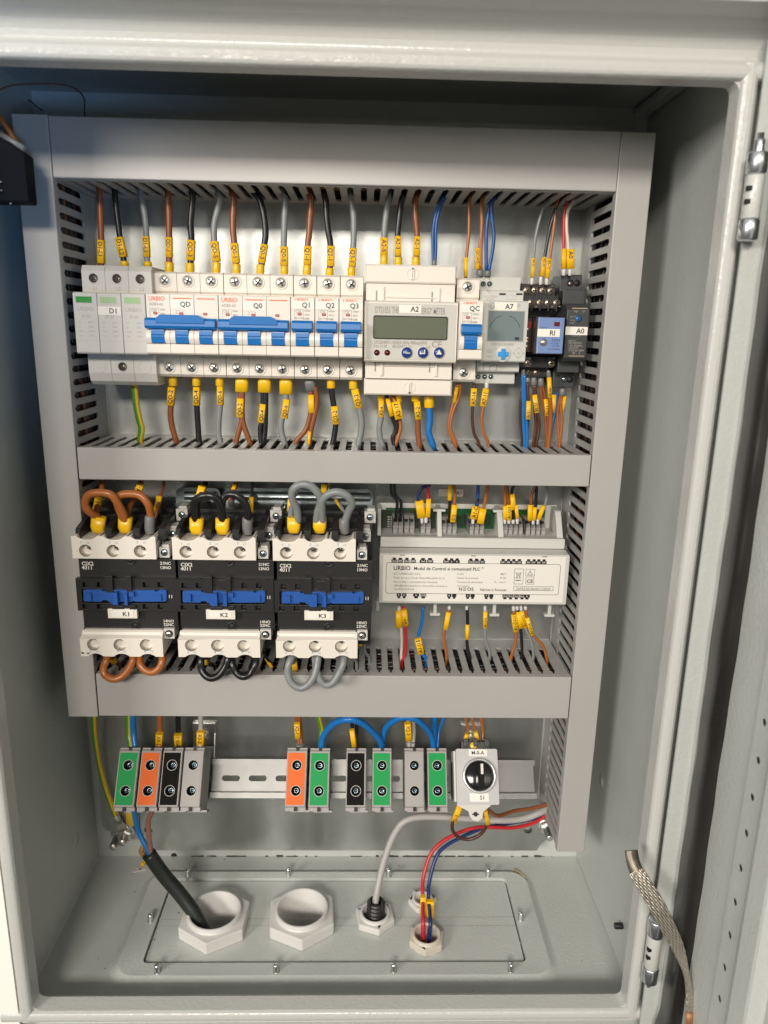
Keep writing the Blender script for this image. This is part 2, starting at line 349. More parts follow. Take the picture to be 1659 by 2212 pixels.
# top
T = Matrix(((1,0,0,0),(0,1,0,0),(0,0,1,RZ1),(0,0,0,1)))
pt = rimprof(0, 16, 0)[:-1]+[(-175, 18), (-178, 22.5), (-183, 26.5), (-190, 29), (-206, 30.5), (-206, 34), (-168, 38), (-168, 42), (-166.5, 42), (-166.5, 1.5), (-169, 1.5)]
tr = MB(T); tr.prism(pt, RX0-24, RX1+24, PAINTL, 'x'); top_rim = tr.build('rim', cab, bev=.8)
MB().box(-700, RX0-11.8, -192, -186, RZ0-60, RZ1+60, WALLM)
Tb = Matrix(((1,0,0,0),(0,1,0,0),(0,0,-1,RZ0),(0,0,0,1)))
pb = rimprof(0, 16, 0)+[(-173.5, 30), (-166.5, 30), (-166.5, 1.5), (-169, 1.5)]
MB(Tb).prism(pb, RX0-24, RX1+24, PAINTL, 'x').build('rim', cab, bev=.8)
ps = rimprof(0, 6, 0)+[(-166.5, 19.5), (-166.5, 1.5), (-169, 1.5)]
Tr = Matrix(((0,0,1,RX1),(0,1,0,0),(1,0,0,0),(0,0,0,1)))    # local x->z, local z->x
MB(Tr).prism(ps, RZ0-9, RZ1+9, PAINTL, 'x').build('rim', cab, bev=.8)
Tl = Matrix(((0,0,-1,RX0),(0,1,0,0),(1,0,0,0),(0,0,0,1)))
MB(Tl).prism(ps, RZ0-9, RZ1+9, PAINTL, 'x').build('rim', cab, bev=.8)
# corner gussets (small rounded fillets in the opening)
b = MB()
for cx, cz, sx_, sz_ in ((RX1, RZ1, -1, -1), (RX0, RZ1, 1, -1), (RX1, RZ0, -1, 1), (RX0, RZ0, 1, 1)):
    r = 5; pl = [(cx, cz)]+[(cx+sx_*(r-r*math.sin(math.radians(a))), cz+sz_*(r-r*math.cos(math.radians(a)))) for a in range(0, 91, 15)]
    b.prism(pl, -181, -169.5, PAINTL, 'y')
b.build('corner_fillet', cab)
# stiffening weld marks on the side walls
def dimple(p, nx):
    bb = MB(); bb.lathe(p, [(8, 0), (6, .5), (4.5, .3), (4, .8), (0.01, 1.0)], PAINTL, axis=(nx, 0, 0), n=20); return bb.build('weld_boss', cab)
dimple(atx('D', 164, 1815, XL), 1); dimple(atx('D', 1300, 1688, XR), -1)
# grub screw through the right wall
p = atx('D', 1345, 2000, XR); b = MB().cyl((p.x, p.y, p.z), (p.x-7, p.y, p.z), 2.6, BLK, n=14)
for k in range(5): b.lathe((p.x-1.2*k-1, p.y, p.z), [(2.6, 0), (2.9, .4), (2.6, .8)], BLK, axis=(-1, 0, 0), n=14)
b.build('grub_screw', cab)
# door, standing open on the right
DX = 246.5
door_p = MB().box(DX, DX+1.5, -700, -191, -530, 199, PAINT)
door = door_p.build('door', cab)
# hinge-side return with rounded top corner
fl = [(230.5, -530), (242.3, -530), (242.3, 199)]+[(236+6*math.cos(math.radians(a)), 199+0*a) for a in ()]+[(238, 200.5), (234, 199), (231.5, 195.5), (230.5, 190)]
WL[door.name] = Vector((0, 0, 0)) if door.name not in WL else WL[door.name]
b = MB(); b.prism(fl, -189, -187.2, PAINT, 'y'); b.box(242.3, 243.4, -192.5, -187.2, -530, 199.5, PAINTL); b.box(243.4, DX, -192.5, -191, -530, 199, PAINT); b.build('door_return', door, bev=.5)
b = MB(); zz = [-530+6*k for k in range(122)]
prof = [(246.4, -193.5), (242.2, -194), (240.6, -197), (240.2, -203), (239.2, -208), (239.0, -214), (240, -217.5), (242.5, -218.8), (246.4, -219)]
V = []; 
for z in zz:
    e = 0.35*math.sin(z*.031)+.25*math.sin(z*.11+1)
    if z < -455: e += 2.6*math.exp(-((z+492)/17)**2)
    V += [(x-(e if 0 < i < 8 else 0), y-(e*1.5 if i > 5 else -e*.6 if i < 3 else 0), z) for i, (x, y) in enumerate(prof)]
n = len(prof); b.add(V, [(j*n+k, j*n+k+1, (j+1)*n+k+1, (j+1)*n+k) for j in range(len(zz)-1) for k in range(n-1)], RUB, True); b.build('gasket', door)
# perforated stiffener: flat foot with round holes, then a raised rib
hx = [atx('C4', a, c, DX) for a, c in ((1610, 80), (1562, 360), (1518, 632), (1474, 895), (1431, 1150), (1390, 1403), (1350, 1650), (1312, 1885))]
hy = sum(p.y for p in hx)/8; z1st = hx[0].z; b = MB(Matrix.Identity(4))
for k in range(-1, 24):
    zc = z1st + 25*4 - 25*k*1.0; z0c, z1c = zc-12.5, zc+12.5
    b.holed([(hy-9, z0c), (hy+8, z0c), (hy+8, z1c), (hy-9, z1c)], [circ(hy, zc, 2.3, 16)], DX-2.0, DX-1.5, PAINT, axis='x')
b.box(DX-1.4, DX-.1, hy+7.2, hy+8, z1st-600, z1st+110, PAINT); b.build('perforated_strip', door)
b = MB(); zb0 = z1st+112
b.prism([(DX-2, hy-9.2), (DX-2.6, hy-11), (DX-6, hy-17), (DX-6.6, hy-19), (DX-6.6, hy-34), (DX-6, hy-36), (DX-2, hy-41), (DX-.1, hy-43), (DX-.1, hy-9.2)], zb0-650, zb0, PAINT, 'z'); b.build('stiffening_rib', door, bev=1.5)
b = MB()
for k in range(-1, 24): 
    zc = z1st+100-25*k; b.lathe((DX-1.45, hy, zc), [(3.6, 0), (0.01, 0.01)], DARK, axis=(-1, 0, 0), n=14)
b.build('hole_shade_discs', door)  # near-black discs behind the holes stand in for the shade inside them
# hinges
def hinge(pt, pb, rr, lab, top=True):
    c0 = (pt+pb)/2; x, y = c0.x, c0.y; z1, z0 = pt.z, pb.z; H = z1-z0
    h = bpy.data.objects.new('hinge', None); COL.objects.link(h); h.parent = cab; h.location = (Vector((x, y, z0))-WL[cab.name])*U; WL[h.name] = Vector((x, y, z0))
    MB().cyl((x, y, z0+H*.27), (x, y, z1-H*.27), rr*.92, PAINTL, n=24).box(x-1, x+6, y, y+8, z0+H*.29, z1-H*.29, PAINTL).build('knuckle', h, bev=.3)
    for q0, q1 in ((z0+H*.03, z0+H*.265), (z1-H*.265, z1-H*.03)):
        MB().lathe((x, y, q0), [(0.01, 0), (rr*.8, 0), (rr, 1.2), (rr, q1-q0-.8), (rr*.9, q1-q0), (0.01, q1-q0)], CHROME, axis=(0, 0, 1)).build('hinge_cap', h)
    if top: MB().lathe((x, y, z1-H*.03), [(rr*.5, 0), (rr*.5, 6), (rr*.42, 7), (rr*.35, 7), (rr*.35, 10), (0.01, 10)], CHROME, axis=(0, 0, 1)).build('pin', h)
    else: MB().lathe((x, y, z0+H*.03), [(rr*.35, 0), (rr*.35, 3.5), (rr*.28, 5), (0.01, 5)], BLUEZ, axis=(0, 0, -1)).build('pin', h)
    MB().box(x-rr*.98, x-rr*.5, y-rr*.75, y-rr*.3, (z0+z1)/2-4, (z0+z1)/2-1.5, DARK).box(x-rr*.98, x-rr*.5, y-rr*.75, y-rr*.3, (z0+z1)/2+3, (z0+z1)/2+5.5, DARK).build('slot', h)
    return h
hp = [at('D', 1638, 323, -196), at('D', 1614, 527, -196)]; xm = (hp[0].x+hp[1].x)/2
hinge(Vector((xm, -196, hp[0].z)), Vector((xm, -196, hp[1].z)), 5.6, '')
hp = [at('D', 1417, 1982, -192), at('D', 1404, 2123, -192)]; xm = (hp[0].x+hp[1].x)/2
hinge(Vector((xm, -192, hp[0].z)), Vector((xm, -192, hp[1].z)), 6.0, '', False)
# mounting plate
PX0, PX1, PZ0, PZ1 = -250, 224, -490, 190
out = [(PX0+42, PZ0), (PX1-32, PZ0), (PX1-30, PZ0+6), (PX1-21, PZ0+16), (PX1, PZ0+16), (PX1, PZ1), (PX0, PZ1), (PX0, PZ0+28), (PX0+6, PZ0+22), (PX0+36, PZ0+22), (PX0+42, PZ0+16)]
hl = [circ(at('B8', 1400, 650, 0).x, at('B8', 1400, 650, 0).z, 4.2), circ(at('B7', 448, 865, 0).x, at('B7', 448, 865, 0).z, 4.2), circ(at('B7', 300, 745, 0).x, at('B7', 300, 745, 0).z, 5)]
b = MB(); b.holed(out, hl, 0, 2, GALV)
tag(b.build('mounting_plate', loc=(-13, 1, -150)), 'galvanised steel back plate carrying the rails and cable ducts', 'mounting plate')
# raised press line across the plate
b = MB()
wp = MB().box(-520, RX0-10.2, -184, -181, -760, 420, WALLM); tag(wp.build('flange_glare_strip', loc=(-300, -182, -170)), 'added white strip standing in for the brightly lit left flange of the cabinet', 'flange glare stand-in')  # added white strip stands in for the strongly lit left flange
# ================================================================== CABLE DUCTS
def cellmesh(b, org, S, Tt, N, L, lo, hi, half=2.35, base=12, th=1.6, pitch=10, first=None, mt=DUCT, neck=(68, 74)):
    # wall strip: position = org + S*s + Tt*t, thickness along N
    org, S, Tt, N = Vector(org), Vector(S), Vector(Tt), Vector(N)
    s = 0.0; M4 = Matrix((S, Tt, N)).transposed().to_4x4(); M4.translation = org; old = b.T; b.T = M4 if old is None else old @ M4
    f0 = first if first is not None else 5
    cells = []; c = f0
    while c+pitch/2 <= L: cells.append(c); c += pitch
    a = 0
    hole = [(-half, base+2), (-half*.55, base), (half*.55, base), (half, base+2), (half, neck[0]), (.9, neck[0]+1.6), (.9, neck[1]), (-.9, neck[1]), (-.9, neck[0]+1.6), (-half, neck[0])]
    for c in cells:
        l, r = c-pitch/2, c+pitch/2
        if c == cells[0]: l = 0
        if c == cells[-1]: r = L
        b.holed([(l, lo), (r, lo), (r, hi), (l, hi)], [[(c+x, t) for x, t in hole]], -th, 0, mt, axis='z')
    b.T = old
def hduct(name, x0, x1, z0, z1, slot, first, label, lip=0, cx0=0, cx1=0, dz=(0, 0)):
    r = thing(name, ((x0+x1)/2, 0, (z0+z1)/2), label, 'cable duct', 'slotted grey cable ducts around the device rows')
    b = MB(); b.box(x0, x1, -1.5, -.1, z0+.2, z1-.2, DUCT)
    if 'b' in slot: cellmesh(b, (x0, -.1, z0+1), (1, 0, 0), (0, -1, 0), (0, 0, 1), x1-x0, 0, 77, first=first, neck=(70, 74))
    else: b.box(x0, x1, -77, -1.5, z0+1, z0+2.6, DUCT)
    if 't' in slot: cellmesh(b, (x0, -.1, z1-1), (1, 0, 0), (0, -1, 0), (0, 0, 1), x1-x0, 0, 77, first=first, neck=(66, 76.5), base=12 if z0 > -150 else 20)
    else: b.box(x0, x1, -77, -1.5, z1-2.6, z1-1, DUCT)
    b.build('slotted_channel', r)
    b = MB(); y0 = -80
    pr = [(y0, z0+.6), (y0, z1-.6), (y0+.6, z1), (y0+7, z1), (y0+7, z1-1.2), (y0+1.6, z1-1.2), (y0+1.6, z0+1.2), (y0+7, z0+1.2), (y0+7, z0), (y0+.6, z0)]
    b.prism(pr, x0+cx0, x1+cx1, DUCTC, 'x'); b.build('cover', r, bev=.25)
    return r
def vduct(name, x0, x1, z0, z1, side, label, first):
    r = thing(name, ((x0+x1)/2, 0, z0), label, 'cable duct', 'slotted grey cable ducts around the device rows')
    b = MB(); b.box(x0+.2, x1-.2, -1.5, -.1, z0, z1, DUCT)
    if side == 'r':
        cellmesh(b, (x1-1, -.1, z1), (0, 0, -1), (0, -1, 0), (1, 0, 0), z1-z0, 0, 77, first=first, base=23, half=2.5); b.box(x0+1, x0+2.6, -77, -1.5, z0, z1, DUCT)
    else:
        cellmesh(b, (x0+2.6, -.1, z1), (0, 0, -1), (0, -1, 0), (1, 0, 0), z1-z0, 0, 77, first=first, base=23, half=2.5); b.box(x1-2.6, x1-1, -77, -1.5, z0, z1, DUCT)
    b.build('slotted_channel', r)
    b = MB(); y0 = -80
    pr = [(x0+.6, y0), (x1-.6, y0), (x1, y0+.6), (x1, y0+7), (x1-1.2, y0+7), (x1-1.2, y0+1.6), (x0+1.2, y0+1.6), (x0+1.2, y0+7), (x0, y0+7), (x0, y0+.6)]
    b.prism(pr, z0, z1, DUCTC, 'z'); b.build('cover', r, bev=.25); return r
VZ0L, VZ0R = at('D', 177, 1548, -80).z, at('D', 1230, 1840, -80).z
vduct('cable_duct', -238, -213.3, VZ0L, 167.5, 'r', 'upright grey cable duct along the left edge of the plate', 50-6.5)
vduct('cable_duct', 187.2, 212, VZ0R, 166.5, 'l', 'long upright grey cable duct along the right edge of the plate', 42)
hduct('cable_duct', -212.7, 186.8, 127.3, 167, 'b', 8.4, 'wide grey cable duct across the top above the breakers')
hduct('cable_duct', -212.2, 186.2, -89.5, -64.3, 't', 8, 'narrow grey cable duct between the breakers and the contactors')
hduct('cable_duct', -212.2, 186.2, -293.2, -254.3, 't', 6, 'wide grey cable duct below the contactors, above the terminal blocks')
# loose wires lying inside the ducts, glimpsed through the slots
def inner(path, col, r, i): 
    P = spline(path, 5); b = MB(); b.tube(P, r, WM[col], 8); o = b.build('wire', loc=path[0])
    nm = {'blue': 'blue', 'brown': 'brown', 'black': 'black', 'grey': 'grey', 'dblue': 'dark blue', 'orange': 'light brown', 'red': 'red', 'dbrown': 'dark brown'}[col]
    tag(o, f'{nm} wire lying inside the {i}, glimpsed through its slots', 'wire', 'wires lying inside the cable ducts')
def run(x0, x1, z0, z1, cols, nm):
    for k, c in enumerate(cols):
        n_ = 9; yb = -12-9*(k % 6); zb = inter(z0+5, z1-9, (k*.37) % 1)
        if x0 == x1: pass
        inner([(inter(x0, x1, j/n_), yb+random.uniform(-7, 7), zb+random.uniform(-5, 5)) for j in range(n_+1)], c, random.choice((1.3, 1.6, 2.2)), nm)
def fill(x0, x1, zc, nm, n=13):
    for k in range(n):
        yb = -8-5.0*k; c = ('black', 'black', 'dbrown', 'black', 'black')[k % 5]
        inner([(inter(x0, x1, j/11), yb+random.uniform(-1.5, 1.5), zc+random.uniform(-2, 2)) for j in range(12)], c, 2.3, nm)
fill(-208, 182, 137, 'top cable duct'); fill(-208, 182, -74, 'middle cable duct'); fill(-208, 182, -266, 'lower cable duct')
run(-208, 182, 129, 160, ['black', 'black', 'brown', 'orange'], 'top cable duct')
run(-208, 182, -88, -68, ['blue', 'brown', 'black', 'orange'], 'middle cable duct')
run(-208, 182, -288, -262, ['brown', 'black', 'grey', 'red', 'blue'], 'lower cable duct')
for k, (c, xx) in enumerate((('black', -232), ('dblue', -226), ('brown', -220))):
    inner([(xx+random.uniform(-2, 2), -20-14*k+random.uniform(-5, 5), 150-46*j) for j in range(9)], c, 2, 'left cable duct')
for xx, nm in ((-221, 'left cable duct'), (199, 'right cable duct')):
    for k in range(11):
        yb = -14-5.4*k; c = ('black', 'black', 'dbrown', 'black')[k % 4]; zl_ = VZ0L if xx < 0 else VZ0R
        inner([(xx+random.uniform(-1.5, 1.5), yb+random.uniform(-1.5, 1.5), inter(150, zl_+6, j/11)) for j in range(12)], c, 2.4, nm)
for k, (c, xx) in enumerate((('brown', 204), ('orange', 199), ('blue', 207), ('black', 194))):
    inner([(xx+random.uniform(-2, 2), -18-12*k+random.uniform(-5, 5), 150-56*j) for j in range(10)], c, 1.8, 'right cable duct')
# ================================================================== WIRES
def sleeve(b, p0, p1, w_, d_, mt, n=16, power=.42):
    p0, p1 = Vector(p0), Vector(p1); t = (p1-p0).normalized(); nrm = Vector((0, -1, 0)); nrm = (nrm-t*nrm.dot(t)).normalized(); sd = t.cross(nrm)
    sg = lambda v: (abs(v)**power)*(1 if v >= 0 else -1); v = []
    for p in (p0, p1):
        for k in range(n):
            a = 2*math.pi*k/n; v.append(p+sd*(sg(math.cos(a))*w_/2)+nrm*(sg(math.sin(a))*d_/2))
    b.add(v, [(k, (k+1)%n, n+(k+1)%n, n+k) for k in range(n)], mt, True); b.add(v, [tuple(range(n)), tuple(reversed(range(n, 2*n)))], mt)
    return t, nrm
PXMM = {}
def mmw(reg, px, p):      # width read in zoom pixels -> mm at that place
    dep = (p-CAM).dot(FWD); return px*REG[reg][2]*dep/FPX
def wire(reg, label, col, r, pts, marks=(), ferr=(), dy=-40, up=False, ext=None, extz=16, name='wire', group=None, cat='wire'):
    """pts: list of paths; every point (zx, zy[, y]). marks: (x0,y0,x1,y1,w,text). ferr: (kind,x0,y0,x1,y1,w)"""
    if not isinstance(pts[0][0], (tuple, list)): pts = [pts]
    G = lambda q: at(reg, q[0], q[1], q[2] if len(q) > 2 else dy)
    P0 = G(pts[0][0]); parts = []
    P = [[G(q) for q in path] for path in pts]
    root = thing(name, P[0][-1], label, cat, group)
    for path in P:
        if ext == 'up': path.insert(0, path[0]+Vector((0, 3, extz)))
        if ext == 'down': path.append(path[-1]+Vector((0, 3, -extz)))
        b = MB(); b.tube(spline(path, 7), r, WM[col], 12); b.build('insulation', root)
    for mk in marks:
        x0, y0, x1, y1, w_ = mk[:5]; tx = mk[5] if len(mk) > 5 else ''; ym = mk[6] if len(mk) > 6 else dy
        a, c = at(reg, x0, y0, ym), at(reg, x1, y1, ym); wm = mmw(reg, w_, a); dp = max(2*r+.7, min(wm*.8, 5.4)); b = MB()
        if wm > 2*r+2.5: dp = max(dp*.75, 2*r+.4)
        off = Vector((0, 0, 0)); t, nr = sleeve(b, a, c, wm, dp, YEL)
        if tx:
            L = (c-a).length; hh = min(wm*.60, 3.4)
            pos = a+t*(L*.10)+nr*(dp/2+.06); tt = t if t.z < 0 else -t
            if up: 
                u_ = -tt; st = (c if (c-a).z < 0 else a)+u_*(L*.10)+nr*(dp/2+.06); upv = nr.cross(u_); 
            else:
                u_ = tt; st = (a if (c-a).z < 0 else c)+u_*(L*.10)+nr*(dp/2+.06); upv = nr.cross(u_)
            upv = upv.normalized()
            # glyph tops: right (+x) when reading downwards, left when reading upwards
            if (not up and upv.x < 0) or (up and upv.x > 0): upv = -upv
            b.text(tx, st-upv*(hh*.5), hh, INK, 'l', u=u_, up=upv, sx=.95)
        o = b.build('wire_marker', root)
    for fe in ferr:
        kd, x0, y0, x1, y1, w_ = fe[:6]; yf = fe[6] if len(fe) > 6 else dy; a, c = at(reg, x0, y0, yf), at(reg, x1, y1, yf); wm = mmw(reg, w_, a)
        mt = {'y': FYEL, 'w': FWHITE, 'g': FGREY, 'r': FRED, 'b': BRONZE}[kd]; b = MB(); L = (c-a).length; t = (c-a).normalized(); big = wm > 8.5
        # (a) is the end next to the device
        if big:
            b.tube([a, a+t*L*.12, a+t*L*.38, a+t*L*.42, c], 1, mt, 8)
            b = MB(); e = .72; pp = [a, a+t*L*.35, c]; rr = [wm*.5*e, wm*.5, wm*.5]; vv = []; n = 16; sg = lambda v: (abs(v)**.7)*(1 if v >= 0 else -1)
            nrm = Vector((0, -1, 0)); nrm = (nrm-t*nrm.dot(t)).normalized(); sd = t.cross(nrm)
            for p_, r_ in zip(pp, rr): vv += [p_+sd*(sg(math.cos(2*math.pi*k/n))*r_)+nrm*(sg(math.sin(2*math.pi*k/n))*r_*.62) for k in range(n)]
            b.add(vv, [(j*n+k, j*n+(k+1)%n, (j+1)*n+(k+1)%n, (j+1)*n+k) for j in range(2) for k in range(n)], mt, True); b.add(vv, [tuple(range(n)), tuple(reversed(range(2*n, 3*n)))], mt)
        else:
            b.lathe(a, [(wm*.40, 0), (wm*.5, L*.25), (wm*.5, L*.95), (wm*.46, L), (0.01, L)], mt, axis=t, n=18)
        b.build('ferrule', root)
    return root
GT = 'wires rising from the breaker row into the top cable duct'
GBm = 'wires dropping from the breaker row into the middle cable duct'
def WT(reg, lab, col, r, pts, marks=(), ferr=()): return wire(reg, lab, col, r, pts, marks, ferr, -40, False, 'up', 16, group=GT)
def WB(reg, lab, col, r, pts, marks=(), ferr=()): return wire(reg, lab, col, r, pts, marks, ferr, -38, True, 'down', 12, group=GBm)
WT('A1', 'brown wire with marker D1-L1 above the surge protector, leftmost of the top row', 'brown', 2.35, [(410,240),(415,330),(420,480),(425,640),(425,860)], [(425,645,427,838,56,'D1-L1')])
WT('A1', 'black wire with marker D1-L2 above the surge protector', 'black', 2.35, [(538,265),(545,330),(555,430),(572,560),(592,700),(620,850)], [(573,622,611,785,66,'D1-L2')], [('y',620,860,617,818,68)])
WT('A1', 'grey wire with a yellow marker above the surge protector, left of QD', 'grey', 2.35, [(748,250),(765,330),(790,470),(800,620),(808,850)], [(797,615,805,785,54,'D1-L3')], [('y',812,865,810,822,68)])
WT('A1', 'brown wire entering the left pole of the three-pole breaker QD from above', 'brown', 2.4, [(978,250),(980,300),(985,430),(988,620),(990,915)], [(988,622,990,787,52,'QD-1')], [('y',990,920,990,828,70)])
WT('A1', 'black wire with marker QD-3 entering the middle pole of breaker QD', 'black', 2.4, [(1165,215),(1185,290),(1172,420),(1166,520),(1173,640),(1163,915)], [(1173,645,1166,812,66,'QD-3')], [('y',1162,922,1162,835,70)])
WT('A1', 'grey wire with marker QD-5 entering the right pole of breaker QD', 'grey', 2.4, [(1385,235),(1412,300),(1388,400),(1362,520),(1362,650),(1382,920)], [(1364,655,1384,822,66,'QD-5')], [('y',1380,925,1382,828,68)])
WT('A1', 'brown wire with marker Q0-1 entering the left pole of breaker Q0', 'brown', 2.4, [(1505,245),(1525,300),(1518,450),(1518,560),(1528,670),(1548,930)], [(1529,672,1545,835,64,'Q0-1')], [('y',1548,935,1546,842,68)])
WT('A2', 'black wire with marker Q0-3 bending into the middle pole of breaker Q0', 'black', 2.5, [(235,235),(290,310),(325,460),(336,590),(325,690),(292,930)], [(328,680,302,835,62,'Q0-3')], [('y',292,932,295,846,68)])
WT('A2', 'grey wire with marker Q0-5 entering the right pole of breaker Q0', 'grey', 2.4, [(470,235),(500,310),(494,450),(490,600),(488,690),(492,930)], [(490,700,492,856,66,'Q0-5')], [('y',492,935,492,860,68)])
WT('A2', 'brown wire with marker Q1-1 entering the top of breaker Q1', 'brown', 2.4, [(692,240),(716,320),(706,450),(696,600),(686,690),(678,940)], [(687,695,683,848,64,'Q1-1')], [('y',677,942,680,852,70)])
WT('A2', 'black wire with marker Q2-1 entering the top of breaker Q2', 'black', 2.4, [(818,230),(838,330),(842,450),(858,580),(874,690),(868,940)], [(877,695,875,862,64,'Q2-1')], [('y',866,945,868,876,68)])
WT('A2', 'grey wire with marker Q3-1 entering the top of breaker Q3', 'grey', 2.4, [(1037,240),(1050,320),(1067,450),(1068,600),(1062,710),(1047,950)], [(1062,712,1054,862,62,'Q3-1')], [('y',1047,952,1048,868,66)])
WT('A2', 'grey wire with marker A2-5 entering the energy meter from above', 'grey', 2.4, [(1362,235),(1352,330),(1332,460),(1320,620),(1318,860)], [(1318,625,1318,772,64,'A2-5')], [('y',1317,865,1318,770,64)])
WT('A2', 'black wire with a yellow marker entering the energy meter from above', 'black', 2.3, [(1480,235),(1462,330),(1442,480),(1432,610),(1436,860)], [(1433,612,1436,775,54,'A2-3')], [('y',1437,865,1437,784,66)])
WT('A2', 'brown wire entering the energy meter, right of its black neighbour', 'brown', 2.2, [(1600,235),(1580,330),(1580,450),(1593,610),(1585,860)], [(1595,615,1589,775,54,'A2-1')], [('y',1583,865,1583,784,66)])
WT('A3', 'pair of dark blue wires in one grey ferrule entering the energy meter top', 'mblue', 1.25, [[(800,235),(748,330),(710,430),(690,560),(688,700),(692,860)], [(816,235),(765,335),(728,440),(712,560),(712,700),(704,860)]], (), [('g',698,870,698,810,38)])
WT('A3', 'thin light brown wire entering the top of breaker QC', 'orange', 1.25, [(1022,240),(992,300),(988,450),(985,600),(966,790),(961,960)], [(962,788,960,948,33)])
WT('A3', 'pair of light brown wires entering the left terminal of the timer A7', 'orange', 1.25, [[(1145,240),(1100,300),(1095,480),(1088,640),(1087,890)], [(1130,240),(1092,310),(1090,560),(1072,700),(1062,890)]], [(1060,712,1055,885,38,'QC(A7)')], [('g',1077,945,1077,892,62)])
WT('A3', 'pair of blue wires bowing apart above the right terminal of the timer A7', 'mblue', 1.35, [[(1262,235),(1180,320),(1145,430),(1130,600),(1130,900)], [(1265,240),(1185,325),(1175,440),(1193,600),(1180,740),(1150,900)]], (), [('g',1140,945,1140,898,56)])
WT('A4', 'thin grey wire entering the relay socket, leftmost of its three', 'grey', 1.2, [(670,240),(590,335),(542,450),(502,620),(487,790),(473,1010)], [(485,795,475,955,31,'RI-22')], [('w',471,1012,473,960,32)])
WT('A4', 'thin black wire entering the relay socket between grey and brown', 'black', 1.3, [(790,250),(692,330),(632,500),(602,640),(578,785),(545,1010)], [(576,785,554,945,36,'RI-32')], [('w',543,1014,548,948,33)])
WT('A4', 'light brown wire with marker RI-12 entering the relay socket', 'orange', 1.25, [(690,300),(668,380),(660,480),(640,650),(620,800),(595,1010)], [(617,800,596,960,37,'RI-12')], [('w',594,1014,595,962,32)])
WT('A4', 'thin red wire entering the dark grey power supply A0', 'red', 1.25, [(775,270),(746,380),(738,500),(736,715),(735,935)], [(738,715,735,882,36)], [('w',735,938,735,886,34)])
WT('A4', 'thin white wire with marker A0 entering the dark grey power supply', 'white', 1.35, [(862,245),(802,340),(764,430),(760,560),(774,700),(788,935)], [(790,720,790,882,64,'A0')], [('w',787,938,787,886,32)])
# below the breaker row
WB('A5', 'green and yellow earth wire under the surge protector', 'yg', 2.7, [(700,690),(706,770),(716,870),(738,980),(760,1070),(748,1160)], (), [('y',700,685,700,716,66)])
WB('A5', 'brown wire with marker QD-2 under breaker QD', 'brown', 2.4, [(1020,630),(1012,700),(1003,870),(1000,960),(1015,1060),(1045,1165)], [(1011,722,1000,872,60,'QD-2')], [('y',1020,620,1020,712,70)])
WB('A5', 'black wire with marker QD-4 under breaker QD', 'black', 2.4, [(1213,630),(1218,860),(1225,1000),(1238,1190)], [(1217,720,1216,872,56,'QD-4')], [('y',1213,620,1215,713,68)])
WB('A5', 'grey wire with marker QD-6 under breaker QD', 'grey', 2.4, [(1408,630),(1412,860),(1400,1000),(1400,1110),(1418,1210)], [(1412,715,1415,868,52,'QD-6')], [('y',1408,620,1408,713,68)])
WB('A6', 'brown wires splitting apart under breaker Q0, marker Q0-2', 'brown', 2.2, [[(338,700),(338,900),(345,1000),(298,1190)], [(355,700),(350,950),(370,1060),(415,1190)]], [(337,815,331,970,58,'Q0-2')], [('y',347,632,347,762,110)])
WB('A6', 'black wire pair under the middle pole of breaker Q0', 'black', 2.2, [[(525,700),(520,960),(500,1070),(508,1190)], [(545,700),(545,900),(540,1080),(528,1190)]], [(525,862,507,1015,52,'Q0-4')], [('y',535,632,535,765,110)])
WB('A6', 'grey wire with marker Q0-6 under breaker Q0', 'grey', 2.6, [(715,700),(708,870),(680,980),(672,1080),(705,1210)], [(720,822,700,980,55,'Q0-6')], [('y',713,632,713,780,110)])
WB('A6', 'brown wire pair in a grey ferrule under breaker Q1', 'brown', 2.1, [[(915,720),(922,900),(880,1070),(795,1180)], [(950,720),(970,830),(952,950),(922,1080),(905,1210)]], [(922,785,926,935,50), (911,1088,902,1200,26)], [('g',903,645,920,755,88)])
WB('A6', 'black wire with marker Q2-2 under breaker Q2', 'black', 2.4, [(1087,650),(1095,780),(1113,900),(1125,1020),(1115,1120),(1095,1230)], [(1114,880,1128,1028,56,'Q2-2')], [('y',1085,645,1088,732,70)])
WB('A6', 'grey wire with marker Q3-2 under breaker Q3', 'grey', 2.6, [(1268,655),(1290,780),(1320,900),(1340,1000),(1335,1100),(1308,1230)], [(1282,740,1320,893,62,'Q3-2')], [('y',1268,645,1271,738,70)])
WB('A7', 'grey wire under the energy meter, left of the crossed black pair', 'grey', 2.4, [(360,790),(362,960),(346,1060),(355,1150),(378,1230)], [(362,832,362,970,46,'A2-6')], [('y',360,780,360,832,58)])
WB('A7', 'black wire pair crossing under the energy meter', 'black', 1.7, [[(405,790),(450,960),(482,1060),(462,1150),(470,1220)], [(470,900),(490,1010),(485,1090),(455,1140),(480,1230)]], [(415,815,451,962,38)], [('y',505,785,505,850,62)])
WB('A7', 'light brown wire with wide marker A2-17 under the energy meter', 'orange', 1.6, [(455,790),(478,850,-42),(515,990),(520,1080),(475,1225)], [(480,842,514,985,74,'A2-17',-43)])
WB('A7', 'brown wire with marker A2-2 under the energy meter', 'brown', 2.4, [(647,790),(664,990),(668,1100),(680,1225)], [(658,840,669,988,54,'A2-2')], [('y',645,780,646,840,66)])
WB('A7', 'thick bright blue wire under the energy meter', 'blue', 2.7, [(760,860),(764,1000),(756,1100),(792,1215)], (), [('y',760,785,760,893,84)])
WB('A7', 'light brown wire pair twisting under breaker QC', 'orange', 1.3, [[(1000,690),(962,850),(925,1000),(930,1100),(970,1195)], [(1020,690),(1008,800),(958,930),(937,1060),(982,1190)]], [(990,722,965,850,30)])
